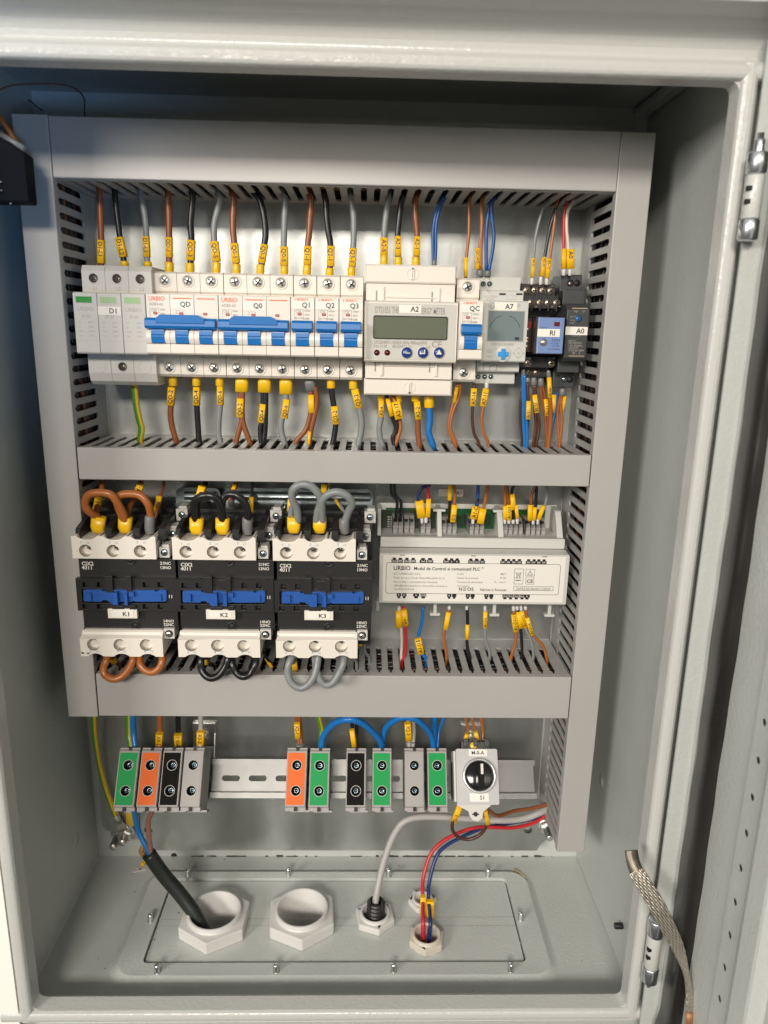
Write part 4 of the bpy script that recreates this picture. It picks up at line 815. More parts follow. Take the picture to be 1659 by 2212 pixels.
for s_ in (0, 1):
    arc = [(Q(1260+20*0, 235)), ]
pts_ = [(1262, 235), (1275, 200), (1300, 165), (1328, 142), (1362, 132)]; b.tube(spline([Q(a, c, -60.55) for a, c in pts_], 4), .14, INK, 5)
pts_ = [(1515, 235), (1502, 200), (1480, 165), (1452, 142), (1418, 132)]; b.tube(spline([Q(a, c, -60.55) for a, c in pts_], 4), .14, INK, 5)
for a, c in ((1270, 205), (1298, 168), (1335, 140), (1508, 205), (1478, 168), (1440, 140)): p = Q(a, c, -60.6); b.box(p.x-.5, p.x+.5, -60.7, -60.5, p.z-.12, p.z+.12, INK)
p = Q(1488, 320, -60.6); b.box(p.x-1.6, p.x+1.6, -60.7, -60.5, p.z-1, p.z+1, INK); b.build('display', root)
b = MB(); b.text('12.81.8.230.0000', (Q(1276, 373).x, -60.1, Q(1276, 375).z), 1.9, INKG, sx=.95); b.text('110-230V', (Q(1110, 1125, -46, 'A3').x, -46.1, Q(1110, 1122, -46, 'A3').z), 1.9, INKL); b.text('AC/DC', (Q(1128, 1140, -46, 'A3').x, -46.1, Q(1128, 1142, -46, 'A3').z), 1.5, INKL)
p = Q(1150, 1078, -46.1, 'A3'); b.box(p.x-2, p.x+2, -46.1, -45.9, p.z+1.3, p.z+1.6, INKG); b.tube([(p.x-1.4, -46.05, p.z+1.4), (p.x+1.2, -46.05, p.z-.8)], .15, INKG, 5)
p = Q(1278, 45, -60.1); b.lathe(p, [(2.3, 0), (2.3, .1), (1.9, .1)], INKG, n=24); b.text('R', p+Vector((0, -.05, -.9)), 1.8, INKG, 'c')
p = Q(1505, 45, -60.1); b.text('%', p+Vector((0, 0, -1.2)), 2.6, INKL, 'c')
p = Q(1500, 440, -60.1)
for r_ in (1.0, 3.3): b.lathe(p, [(r_, 0), (r_, .08), (r_-.25, .08)], INKL, n=24)
for dx, dz in ((3.9, 0), (-3.9, 0), (0, 3.9), (0, -3.9)): b.box(p.x+dx-.5, p.x+dx+.5, -60.2, -59.9, p.z+dz-.5, p.z+dz+.5, INKL)
p = Q(1258, 430, -60.1)
for r_ in (1.2, 2.2, 3.2): b.tube([(p.x+r_*math.cos(t), p.y, p.z-1.5+r_*math.sin(t)) for t in (.6, 1.0, 1.57, 2.1, 2.5)], .18, INKL, 5)
b.text('NFC', p+Vector((0, 0, -4.6)), 1.8, INKL, 'c')
for (u0, v0, u1, v1) in ((1212, 530, 1212, 572), (1212, 530, 1268, 530), (1258, 555, 1290, 538), (1290, 538, 1322, 538), (1320, 538, 1320, 572), (1258, 555, 1262, 572)):
    b.tube([Q(u0, v0, -46.1), Q(u1, v1, -46.1)], .22, INKG, 6)
for a, t in ((1213, 'NC'), (1263, 'NO'), (1310, 'COM')): p = Q(a, 585, -46.1); b.text(t, p, 1.0, INKG, 'c')
for a, t in ((1165, '14'), (1217, '12'), (1270, '11')): p = Q(a, 684, -38.1); b.text(t, p, 1.5, INKG, 'c')
for a, t in ((1110, 'A1'), (1160, 'A2')): p = Q(a, 977, -38.1, 'A3'); b.text(t, p, 1.5, INKG, 'c')
b.build('front_print', root)
p = Q(1372, 448, -60); b = MB(); b.lathe(p, [(6.2, -.1), (6.2, .4), (5.8, .6), (0.01, .6)], PGREY, n=30); b.build('button_base', root)
b = MB(); b.box(p.x-1.7, p.x+1.7, -62, -60.3, p.z-4.1, p.z+4.1, CBLUE); b.box(p.x-4.1, p.x+4.1, -62.02, -60.3, p.z-1.7, p.z+1.7, CBLUE); b.lathe(p+Vector((0, -1.9, 0)), [(1.2, 0), (1.0, .5), (0.01, .5)], CBLUE, n=16); b.build('cross_button', root, bev=.4)
for a, c, reg in ((1167, 637, 'A7'), (1220, 637, 'A7'), (1272, 637, 'A7'), (1105, 1008, 'A3'), (1158, 1008, 'A3')):
    p = Q(a, c, -38, reg); MB().lathe(p, [(2.5, -.1), (2.5, .35), (2.1, .35), (2.0, .05)], PGREY).lathe(p+Vector((0, -.1, 0)), [(2.1, 0), (0.01, .001)], DARK).build('screw_hole', root); screw(root, p+Vector((.3, -.05, 0)), 1.4, 'bl')
sticker(root, Q(1303, 50).x, Q(1487, 50).x, Q(1400, 88).z, Q(1400, 20).z, -60, 'A7', h=3.7, frac=.66)
# relay RI with its socket
R = lambda a, c, y, reg='A8': at(reg, a, c, y)
sa, sb = R(420, 1100, -48, 'A4').x, R(712, 1100, -48, 'A4').x
root = thing('relay_socket', ((sa+sb)/2, 0, 29), 'black relay socket RI with rows of screw terminals beside the timer', 'relay socket')
zA = R(600, 1010, -34, 'A4').z; zB = R(600, 1110, -34, 'A4').z; zC = R(600, 1212, -46, 'A4').z
b = MB(); zl1 = R(500, 470, -46).z; zl2 = R(500, 560, -46).z; zl3 = R(500, 640, -34).z
b.prism([(-8, zA), (-34, zA), (-34, zB), (-46, zB), (-46, zC), (-28, zC), (-28, zl1), (-46, zl1), (-46, zl2), (-34, zl2), (-34, zl3), (-8, zl3)], sa-1, sb-2, BLK, 'x')
for z, y in ((zA, -34), (zB, -46)):
    for k in range(5): xx = inter(sa-1, sb-2.4, k/4); b.box(xx-.5, xx+.5, y-1.6, y, z-12, z+.6, BLK)
b.box(R(475, 500, -46.5).x, R(605, 500, -46.5).x, -46.6, -46, zl2+1, zl1, DARK); b.build('housing', root, bev=.4)
for a, c, y, reg in ((430, 1060, -34, 'A4'), (498, 1060, -34, 'A4'), (563, 1063, -34, 'A4'), (629, 1065, -34, 'A4'), (465, 1163, -46, 'A4'), (541, 1163, -46, 'A4'), (608, 1165, -46, 'A4'), (678, 1165, -46, 'A4'), (437, 525, -46, 'A8'), (637, 525, -46, 'A8'), (448, 600, -34, 'A8'), (514, 602, -34, 'A8')):
    screw(root, at(reg, a, c, y-.4), 2.9, 'br')
b = MB()
for a, c, t in ((535, 1030, '32'), (640, 1030, '12'), (505, 1200, '21'), (640, 1200, '11'), (700, 1200, '14')): b.text(t, at('A4', a, c, -46.1 if c > 1100 else -35.7), 1.1, INKL, 'c')
b.text('A1', at('A8', 455, 490, -46.1), 1.1, INKL, 'c'); b.text('A2', at('A8', 655, 490, -46.1), 1.1, INKL, 'c'); b.build('terminal_print', root)
ra, rb, rt, rbm = R(515, 300, -70).x, R(735, 300, -70).x, R(620, 145, -70).z, R(620, 445, -70).z
rel = thing('relay', ((ra+rb)/2, -50, (rt+rbm)/2), 'blue-faced plug-in relay labelled RI in the black socket', 'relay')
b = MB(); CL = mat('smoky_case', (.03, .018, .018), .12, coat=.5); b.box(ra-1.5, rb-.5, -69, -28, rbm-.4, rt+.4, CL); b.box(ra-9, ra-1.5, -58, -28, rbm+.5, rt-.5, CL); b.build('case', rel, bev=.7)
b = MB(); b.cbox(ra, rb, -70, -68.8, rbm, rt, RBLUE, .4); b.box(ra+.5, ra+1.0, -70.05, -69.9, rbm, rt, INKL)
p = R(680, 200, -70); b.box(p.x-2.1, p.x+2.1, -70.3, -69.9, p.z-1.6, p.z+1.6, DRED)
for a, c, t, h in ((705, 345, 'ADR4', 1.8), (705, 368, '5A 250V~', 1.2), (705, 388, '5A 30V-', 1.2), (705, 415, '24V 50/60Hz', 1.2), (600, 240, 'RELAY', 1.3)): b.text(t, R(a, c, -70.1), h, mat('print_navy', (.06, .09, .2), .5), 'r')
b.build('front_face', rel)
p = R(566, 350, -70); MB().lathe(p, [(2.9, 0), (2.9, .4), (2.3, .6), (2.0, 1.4), (0.01, 1.6)], ZINC, n=22).build('test_button', rel)
b = MB()
for zc_ in (rt-9, rt-18, rbm+11, rbm+5): b.lathe((ra-5, -58, zc_), [(1.6, 0), (1.3, .8), (0.01, .9)], mat('contact_glint', (.5, .4, .38), .25, metal=.8), n=12)
b.box(ra-7.5, ra-2.5, -58.4, -57.9, rt-8, rt-3, mat('coil_red', (.16, .02, .02), .25)); b.build('contact', rel)
sticker(rel, R(518, 270, -70).x, R(703, 270, -70).x, R(600, 305, -70).z, R(600, 240, -70).z, -70.1, 'RI', h=3.7, frac=.67)
# power supply A0
aa, ab = R(738, 300, -62).x, R(945, 300, -62).x
root = thing('power_supply', ((aa+ab)/2, 0, 29), 'dark grey power supply A0 at the right end of the row', 'power supply')
zs = [at('A4', 850, c, y).z for c, y in ((930, -34), (1062, -34), (1160, -46), (1180, -60))]; zl = [R(800, c, y).z for c, y in ((480, -60), (510, -60), (603, -46), (727, -34))]
b = MB(); b.prism([(-8, zs[0]), (-34, zs[0]), (-34, zs[1]), (-46, zs[1]), (-46, zs[3]+1), (-58, zs[3]), (-62, zs[3]-4), (-62, zl[0]), (-58, zl[1]), (-46, zl[1]), (-46, zl[2]), (-34, zl[2]), (-34, zl[3]), (-8, zl[3])], aa+1, ab-1, DGREY, 'x'); b.build('housing', root, bev=.6)
b = MB(); yy = -62.15
for c in (70, 465): p = R(870 if c == 70 else 840, c, -62); b.box(p.x-6, p.x+6, -62.2, -61.9, p.z-.5, p.z+.5, BRONZE)
for a, c, t, h in ((820, 105, '+V', 1.8), (885, 105, '-V', 1.8), (775, 345, 'INPUT:', 1.3), (775, 362, '100-240VAC', 1.4), (775, 385, '1.5A 50/60Hz', 1.4), (775, 405, 'OUTPUT:', 1.3), (775, 425, '15V/2.0A 30W', 1.4), (808, 450, 'N', 1.8), (862, 450, 'L', 1.8), (790, 145, 'DC OK', 1.2), (785, 175, '+V ADJ', 1.2), (785, 195, '15-24', 1.1), (800, 300, '12.0-15V', 1.6)):
    b.text(t, R(a, c, yy), h, INKG)
b.build('front_print', root)
p = R(857, 155, -62); MB().lathe(p, [(2.6, 0), (2.6, .3), (2.1, .3)], BLK).lathe(p, [(2.1, .2), (1.9, .7), (0.01, .8)], BLUE).box(p.x-.3, p.x+.3, -63, -62.6, p.z-1.6, p.z+1.6, DARK).build('trimmer', root)
for a, c, reg in ((790, 1000, 'A4'), (845, 1000, 'A4'), (742, 657, 'A8'), (788, 660, 'A8')):
    p = at(reg, a, c, -34); MB().lathe(p, [(2.7, 0), (2.7, .2), (0.01, .21)], DARK).build('screw_hole', root)
screw(root, at('A4', 792, 1004, -34.3), 1.7, 'br'); screw(root, at('A8', 742, 657, -34.3), 2.1, 'bl')
sticker(root, R(750, 250, -62).x, R(933, 250, -62).x, R(840, 290, -62).z, R(840, 222, -62).z, -62.1, 'A0', h=3.7, frac=.67)
# top rail hidden behind the devices
b = MB(); b.box(-210, 180, -7.5, -6.5, 11.5, 46.5, ZINC).box(-210, 180, -7.5, 0, 15, 16, ZINC); tag(b.build('din_rail', loc=(-10, -7, 29)), 'steel mounting rail behind the breaker row', 'mounting rail')
# ================================================================== CONTACTORS
def contactor(i, dx):
    code = f'K{i+1}'; jw = ('brown', 'black', 'grey')[i]
    k = lambda a, c, y=-100, reg='B1': at(reg, a, c, y)+Vector((dx, 0, 0))
    xl = -212.2+dx; xr = xl+75.2
    root = thing('contactor', ((xl+xr)/2, 0, -170), f'black contactor {code} with blue slider and {jw} looped jumper wires', 'contactor', 'black and white contactors in a row')
    zT, zTb = k(400, 548).z, k(400, 735).z; zM1, zM0 = k(400, 900).z, k(400, 1165).z
    zL2 = k(300, 240, -98, 'B4').z; zL1 = k(300, 312, -104, 'B4').z; zL0 = k(300, 462, -104, 'B4').z
    b = MB()
    zk1, zk2 = at('D', 300, 1098, -46).z, at('D', 300, 1112, -60).z
    b.prism([(-3, zk1), (-46, zk1), (-46, zk2), (-60, zk2), (-60, zT+3), (-74, zT+1), (-74, zTb-1), (-96, zTb-1), (-96, zM1), (-96, zM0), (-96, zL2-.5), (-74, zL2-.5), (-74, zL0-2), (-60, zL0-4), (-48, zL0-12), (-3, zL0-12)], xl+.4, xr-.4, BLK, 'x')
    # stepped ribs between the top terminals
    for xx in (xl-.6, xl+21.5, xl+43, xl+62.5):
        b.prism([(-56, zk2+1), (-74, zT+8.5), (-93, zT+4.5), (-95, zT+2), (-95, zT-4), (-56, zT-4)], xx, xx+5.2 if xx > xl else xx+3.6, BLK, 'x')
    b.prism([(-50, zk2+4), (-58, zk2+2), (-66, zT+9), (-72, zT+3), (-88, zT), (-92, zTb), (-50, zTb)], xl+63.6, xl+65, BLK, 'x'); b.prism([(-40, zk1), (-50, zk1), (-56, zk2), (-60, zT), (-74, zTb+8), (-86, zTb), (-40, zTb)], xl+72.5, xl+74.6, BLK, 'x')
    b.build('body', root, bev=.5)
    # raised middle frame with the slider window
    b = MB(); x0_, x1_ = k(115, 1000).x+.3, xr-.1
    w0, w1, v0, v1 = k(165, 1040).x, k(862, 1040).x, k(500, 1102).z, k(500, 990).z
    sq = []
    for a in (188, 310, 690, 812): 
        for c0, c1 in ((928, 972), (1108, 1150)):
            sq.append([(k(a-22, c0).x, k(a, c1).z), (k(a+22, c0).x, k(a, c1).z), (k(a+22, c0).x, k(a, c0).z), (k(a-22, c0).x, k(a, c0).z)])
    b.holed([(x0_, zM0), (x1_, zM0), (x1_, zM1), (x0_, zM1)], [[(w0, v0), (w1, v0), (w1, v1), (w0, v1)]]+sq, -101, -96.2, BLK)
    b.box(k(360, 880).x, k(425, 880).x, -104, -101, k(400, 1000).z, k(400, 868).z, BLK); b.box(k(540, 880).x, k(580, 880).x, -104, -101, k(400, 1000).z, k(400, 868).z, BLK)
    b.box(k(470, 880).x, k(540, 880).x, -102, -101, k(400, 965).z, k(400, 895).z, BLK); b.box(k(550, 880).x, k(600, 880).x, -103.5, -101, k(400, 1142).z, k(400, 1108).z, BLK); b.box(k(400, 880).x, k(500, 880).x, -102.5, -101, k(400, 1145).z, k(400, 1118).z, BLK)
    for s_ in sq[0::1]: b.box(s_[0][0]+(1.6 if s_[0][0] > w0+20 else 1.9), s_[1][0]-.3, -99.8, -96.2, s_[0][1]+.9, s_[2][1]-.2, BLK)
    b.build('front_frame', root, bev=.3)
    b = MB()
    sl = [(172, 1000), (185, 995), (322, 995), (330, 1006), (395, 1006), (415, 995), (525, 1000), (600, 1000), (760, 1000), (775, 1012), (800, 1000), (812, 996), (855, 996), (862, 1010), (862, 1080), (850, 1092), (745, 1092), (600, 1092), (600, 1086), (545, 1100), (540, 1122), (512, 1122), (512, 1094), (466, 1094), (466, 1120), (420, 1120), (395, 1094), (380, 1094), (375, 1080), (330, 1080), (325, 1092), (182, 1090), (176, 1080)]
    b.prism([(k(a, c, -103).x, k(a, c, -103).z) for a, c in sl], -103, -98, SBLUE, 'y')
    for a0, c0, a1, c1, h in ((195, 1025, 240, 1085, 105.5), (420, 1020, 458, 1120, 108), (548, 1015, 592, 1050, 106), (514, 1030, 540, 1122, 107), (755, 1035, 820, 1088, 104.5), (240, 1030, 330, 1034, 103.5)):
        p, q_ = k(a0, c0, -h), k(a1, c1, -h); b.box(p.x, q_.x, -h, -102, q_.z, p.z, SBLUE)
    b.build('slider', root, bev=.35)
    # white terminal covers
    hx_ = [k(a, 668, -100).x for a in (195, 422, 647)]; hz = k(400, 668).z
    cx0, cx1 = k(76, 600).x, k(775, 600).x
    top = [(cx0, zTb), (cx1, zTb), (cx1, zT)]
    for h_ in reversed(hx_):
        c_ = h_+1.2; top += [(c_+8.6, zT), (c_+7, zT-.6)]+[(c_+6.4*math.cos(math.radians(q_)), zT-1.0-1.9*math.sin(math.radians(q_))) for q_ in (20, 50, 90, 130, 160)]+[(c_-7, zT-.6), (c_-8.6, zT)]
    top += [(cx0, zT)]
    b = MB(); b.holed(top, [circ(h_, hz, 4.9, 24) for h_ in hx_], -101, -99, CREAM)
    # deck behind the front with scalloped cut-outs, side skirts
    b.box(cx0, cx1, -99, -76, zT-5.2, zT-3.6, CREAM2)
    for h_ in hx_:
        for s_ in (-1, 1): b.prism([(h_+1.2+s_*6.6, zT-3.6), (h_+1.2+s_*9.5, zT-3.6), (h_+1.2+s_*9.5, zT+.2), (h_+1.2+s_*8.2, zT+.2)], -99, -80, CREAM2, 'y')
        b.lathe((h_, -101, hz), [(4.9, 0), (4.6, -6.5), (0.01, -6.6)], CREAM2, n=24)
    b.box(cx0, cx1, -98.5, -76, zTb-.2, zTb+1.2, CREAM); b.box(cx1-1.5, cx1, -98.5, -76, zTb, zT-.5, CREAM2); b.box(cx0, cx0+1.5, -98.5, -76, zTb, zT-.5, CREAM2)
    b.build('terminal_cover', root, bev=.3)
    for h_ in hx_: screw(root, (h_+(1.5 if i < 2 else .3), -94.6, hz+1.3), 2.9, 'pz')
    b = MB(); lx0, lx1 = k(150, 350, -104, 'B4').x, k(835, 350, -104, 'B4').x; lh = [k(a, 366, -104, 'B4').x for a in (262, 480, 698)]; lz = k(480, 366, -104, 'B4').z
    bot = [(lx0, zL1), (lx0, zL0)]
    for h_ in lh: bot += [(h_-5.5, zL0), (h_-4.5, zL0+.4)]+[(h_+1+5*math.cos(math.radians(q_)), zL0+.5+2.0*math.sin(math.radians(q_))) for q_ in (160, 120, 90, 60, 20)]+[(h_+6.5, zL0+.4), (h_+7.5, zL0)]
    bot += [(lx1, zL0), (lx1, zL1)]
    b.holed(bot, [circ(h_, lz, 5.0, 24) for h_ in lh], -105.5, -103.5, CREAM)
    b.prism([(-105.5, zL1), (-103.5, zL1), (-103.5, zL0), (-76, zL0+1), (-76, zL2), (-99, zL2), (-101, zL2-1), (-101.6, zL1+2)], lx0+.6, lx0+2.2, CREAM, 'x'); b.prism([(-105.5, zL1), (-103.5, zL1-.1), (-98, zL2-2), (-76, zL2-2), (-76, zL2), (-99, zL2), (-101, zL2-1.2), (-101.6, zL1+1.6)], lx0+.6, lx1-.4, CREAM, 'x'); b.prism([(-103.6, zL1), (-103.6, zL0), (-76, zL0+1), (-76, zL2), (-99, zL2), (-101, zL2-1)], lx1-2, lx1-.4, CREAM2, 'x')
    for h_ in lh: b.lathe((h_, -105.5, lz), [(5, 0), (4.7, -6), (0.01, -6.1)], CREAM2, n=24)
    b.build('terminal_cover', root, bev=.3)
    for h_ in lh: screw(root, (h_+.6, -99.6, lz+(3.6 if i < 2 else 2.6)), 2.7, 'bl')
    # stepped auxiliary terminals at the right
    for (a, c, y, s_) in ((845, 685, -96, 3.9), (912, 532, -80, 4.1), (990, 372, -62, 4.6)):
        p = k(a, c, y) if i == 0 else k(a, c, y)
        b = MB(); b.box(p.x-s_, p.x+s_, y, y+12, p.z-s_*1.05, p.z+s_*1.05, LGREY); b.lathe((p.x, y, p.z), [(2.9, 0), (2.9, .1), (0.01, .11)], DARK); b.box(p.x-s_*.5, p.x+s_*.8, y+2, y+14, p.z+s_, p.z+s_*1.5, LGREY); b.build('auxiliary_terminal', root, bev=.3); screw(root, (p.x+.3, y-.2, p.z-.1), 2.5, 'bl')
    p = k(884, 280, -99, 'B4'); b = MB(); b.box(p.x-4.2, p.x+4.2, -99, -86, p.z-4.2, p.z+4.2, LGREY); b.lathe((p.x, -99, p.z), [(3.2, 0), (3.2, .1), (0.01, .11)], DARK); b.build('auxiliary_terminal', root, bev=.3); screw(root, (p.x-.4, -99, p.z-.6), 2.4, 'pz')
    # cross-head fixing screws half hidden at the cover edges
    for a, c, y, reg in ((565, 748, -96.4, 'B1'), (605, 212, -96.4, 'B4')): p = k(a, c, y, reg); MB().lathe(p, [(3.9, -.5), (3.9, .5), (3.1, .5), (3.0, 0), (0.01, 0)], BLK).lathe(p+Vector((0, -.15, 0)), [(2.2, 0), (1.6, .6), (0.01, .7)], DARK).build('fixing_screw', root)
    b = MB(); yy = -96.12
    b.text('CJX2', k(160, 790, yy), 2.9, INKW, sx=1.02); b.text('4011', k(160, 824, yy), 2.9, INKW, sx=1.02)
    b.text('21NC', k(898, 786, yy), 2.3, INKW, 'r'); b.text('13NO', k(900, 822, yy), 2.3, INKW, 'r'); b.text('11', k(884, 1062, -101.1), 2.6, INKW)
    b.text('14NO', k(925, 186, yy, 'B4'), 2.3, INKW, 'r'); b.text('22NC', k(925, 215, yy, 'B4'), 2.3, INKW, 'r')
    for a, t, t2 in ((155, '1', 'L1'), (390, '3', 'L2'), (622, '5', 'L3')): b.text(t, k(a, 608, -101.1), 2.0, INKB, 'c'); b.text(t2, k(a+57, 610, -101.1), 1.5, INKB, 'c')
    for a, t, t2 in ((233, '2', 'T1'), (457, '4', 'T2'), (684, '6', 'T3')): b.text(t, k(a, 434, -105.6, 'B4'), 2.0, INKB, 'c'); b.text(t2, k(a+56, 434, -105.6, 'B4'), 1.5, INKB, 'c')
    b.build('front_print', root)
    p, q_ = k(374, 1150, -102), k(622, 1230, -102)
    MB().box(p.x, q_.x, -102.5, -99, q_.z, p.z, CREAM).box(p.x+2.5, q_.x-2.5, -103, -102.4, q_.z+1.2, p.z-1.2, WHITE).text(code, (inter(p.x, q_.x, .63), -103.1, (p.z+q_.z)/2-1.7), 3.4, INK, 'c', sx=1.1).build('label_sticker', root, bev=.2)
    if i == 0:
        MB().lathe(k(168, 437, -105.6, 'B4'), [(1.2, 0), (.8, .2), (0.01, .25)], BRONZE, n=12).box(k(200, 437, -105.6, 'B4').x, k(225, 437, -105.6, 'B4').x, -105.8, -105.5, k(200, 447, -105.6, 'B4').z, k(200, 436, -105.6, 'B4').z, BRONZE).build('chipped_corner', root)
    return root
for i, dx in enumerate((0, 76.3, 153.2)): contactor(i, dx)
# shiny rails behind the contactors
for (a0, a1, c0, c1) in ((380, 478, 1052, 1100), (485, 806, 1052, 1105)):
    p, q_ = at('D', a0, c0, -16), at('D', a1, c1, -16); b = MB()
    b.prism(rrect(p.x, q_.x, q_.z-16, p.z, 5), -18, -16.8, RCH, 'y')
    for zc_ in (p.z-7, p.z-17): b.prism([(-18, zc_+4), (-21.5, zc_+2.6), (-22.6, zc_), (-21.5, zc_-2.6), (-18, zc_-4)], p.x+8, q_.x-3, RCH, 'x', True)
    b.prism(rrect(p.x+22, p.x+30, p.z-12, p.z-4, 3.9), -22.8, -17, DARK, 'y')
    tag(b.build('mounting_rail', loc=(p.x, -17, p.z), bev=.4), ('short bright zinc mounting rail behind contactor K2' if a1 < 500 else 'long bright zinc mounting rail behind contactor K3'), 'mounting rail')
b = MB(); b.box(-210, 15, -7.5, -6.4, -190, -155, ZINC).box(-210, 15, -7, 0, -175, -170, ZINC); tag(b.build('din_rail', loc=(-100, -7, -170)), 'steel rail holding the three contactors', 'mounting rail')
# ================================================================== CONTROL MODULE
k = lambda a, c, y=-60: at('B3', a, c, y)
x0, x1 = 22.4, 182.1
zf1, zf0 = -153, -197.5
root = thing('control_module', ((x0+x1)/2, 0, -165), 'wide light grey control module with printed white face and green circuit board', 'control module')
b = MB()
b.prism([(-40, -143), (-44, -143.3), (-45, -144.3), (-45, -151.8), (-40, -151.8)], x0+.8, x1-.8, PGREY, 'x'); b.prism([(-45, zf0-2.1), (-45, -202.5), (-40.2, -202.5), (-40.2, zf0-2.1)], x0+.8, x1-.8, PGREY, 'x')
b.box(x0+1, x1-1, -45, -38, -144.5, -143, PGREY)
b.prism([(-60, zf1-1), (-60, zf0+1), (-58.5, zf0), (-45, zf0-2), (-45, -152), (-58.5, zf1+.2)], x0, x1, PGREY, 'x')
b.box(x0+1, x1-1, -40, -8, -203, -143, PGREY)
# end cheeks and pillars round the connector wells
for a0, a1 in ((108, 135), (545, 578), (985, 1025), (1412, 1455)):
    p, q_ = k(a0, 400, -26), k(a1, 400, -26); b.prism([(-8, -122), (-26, -123), (-30, -128), (-40, -143.2), (-8, -143.2)], p.x, q_.x, PGREY, 'x')
    if a0 in (545, 985): b.box(p.x-3.5, q_.x+3.5, -28, -20, -124.5, -122.3, PGREY)
b.box(x0+.5, x1-.5, -10, -8, -143, -121.5, PGREY)
for a0, a1 in ((510, 560), (945, 1000), (1350, 1410)):   # clips underneath
    p, q_ = at('B6', a0, 60, -40), at('B6', a1, 60, -40); xm = (p.x+q_.x)/2; b.box(xm-1.5, xm+1.5, -41, -38, -214, -202, PGREY); b.box(xm-4.5, xm+4.5, -42, -37, -215.5, -213, PGREY)
p = at('B6', 115, 60, -40); b.box(p.x-2, p.x+1, -41, -30, -212, -202, PGREY)
b.build('housing', root, bev=.5)
b = MB(); b.box(x0+6, x1-12, -14, -12.5, -143, -125, PCB)
b.box(k(130, 400, -15).x, k(540, 400, -15).x, -16, -14, -142.8, -126.5, PCBD)
for a in (700, 720, 745, 905, 930, 1175): p = k(a, 400, -15); b.box(p.x, p.x+2, -15.3, -13.9, -140, -128-random.random()*4, PCBD)
p = k(203, 390, -16.1); 
for j in range(6): b.box(p.x-2.2, p.x-.4, -16.3, -15.9, p.z+5-2.2*j, p.z+6-2.2*j, INKL); b.box(p.x+.4, p.x+2.2, -16.3, -15.9, p.z+5-2.2*j, p.z+6-2.2*j, INKL)
b.build('circuit_board', root)
TG = mat('connector_grey', (.27, .26, .25), .4)
for a0, n_, zt_ in ((222, 2, 350), (305, 2, 350), (424, 2, 360), (583, 3, 360), (783, 3, 362), (1032, 4, 365), (1198, 4, 365)):
    pitch = 36 if n_ > 2 else 38
    p = k(a0, zt_+5, -30); q_ = k(a0+pitch*n_, 450, -30); pw = (q_.x-p.x)/n_; b = MB(); zt_m, zb_m = p.z, -143.2
    b.prism([(-13, zt_m+1), (-24, zt_m+1), (-33, zt_m-6), (-34, zb_m), (-13, zb_m)], p.x, q_.x, TG, 'x')
    for j in range(n_):
        xx = p.x+pw*j; b.box(xx+1.0, xx+pw-1.0, -29.6, -25, zt_m-4.2, zt_m-1.4, DARK); b.box(xx+.7, xx+pw-.7, -35, -33, zb_m+1.2, zb_m+5, mat('lever_grey', (.36, .35, .33), .35)); b.box(xx+.05, xx+.3, -34.4, -24, zb_m, zt_m+.6, DARK)
    b.build('connector', root, bev=.2)
b = MB(); y = -60.3; L0, L1 = k(150, 800).x, k(1488, 800).x; b.prism(rrect(L0, L1, k(800, 970).z, k(800, 630).z, .8), y, -59.9, PLCW, 'y')
yy = y-.06; f = lambda a, c: k(a, c, yy)
fr = [f(170, 690), f(1465, 695), f(1447, 918), f(172, 910)]; fx0, fx1, fz1, fz0 = f(172, 800).x, f(1455, 800).x, f(800, 688).z, f(800, 916).z
lo = rrect(fx0, fx1, fz0, fz1, 2.2); li = rrect(fx0+.35, fx1-.35, fz0+.35, fz1-.35, 1.9); n = len(lo)
b.add([(x, yy, z) for x, z in lo]+[(x, yy, z) for x, z in li], [(i_, (i_+1)%n, n+(i_+1)%n, n+i_) for i_ in range(n)], INK)
def tags(xs, names, ztop, up_=True, w_=40):
    for a, t in zip(xs, names):
        p = f(a, 0); wmm = w_*.293/2.6
        if up_: b.box(p.x-wmm/2, p.x+wmm/2, yy-.02, yy+.2, fz1, fz1+2.6, INK); b.box(p.x-wmm*.3, p.x+wmm*.3, yy-.03, yy+.2, fz1+2.4, fz1+4.2, INK); b.text(t, (p.x, yy-.08, fz1+.6), 1.55, INKW, 'c', sx=.8)
        else: b.box(p.x-wmm/2, p.x+wmm/2, yy-.02, yy+.2, fz0-2.6, fz0, INK); b.box(p.x-wmm*.3, p.x+wmm*.3, yy-.03, yy+.2, fz0-4.2, fz0-2.4, INK); b.text(t, (p.x, yy-.08, fz0-2.2), 1.55, INKW, 'c', sx=.8)
tags((250, 296), ('Gnd', 'HSPL'), 0); tags((346, 394), ('Gnd', 'HSPL'), 0); tags((468, 522), ('Gnd', 'CREF'), 0, True, 48); tags((643, 686, 728), ('Gnd', 'A', 'B'), 0); tags((832, 876, 920), ('Com', 'Com', 'DI1'), 0)
tags((1078, 1120, 1160, 1202), ('DI2', 'DI3', 'DI4', 'DI5'), 0); tags((1272, 1314, 1350, 1390), ('DI6', 'DI7', 'DI8', 'DI9'), 0)
tags((292, 333), ('V-', 'V+'), 0, False, 34); tags((425, 480), ('N', 'PLCEX'), 0, False, 46); tags((680, 718), ('R', ''), 0, False, 32); tags((823, 860), ('S', ''), 0, False, 32); tags((966, 1004), ('T', ''), 0, False, 32); tags((1110, 1153, 1197, 1242, 1280), ('Do1', 'Do2', 'Do3', 'Do4', 'N'), 0, False, 40)
b.text('URBIO', f(229, 737), 3.6, INK, W=14.2); b.text('Modul de Control si comunicatii PLC', f(380, 737), 2.75, INK, W=55.5); b.text('R', f(882, 727), 1.4, INK)
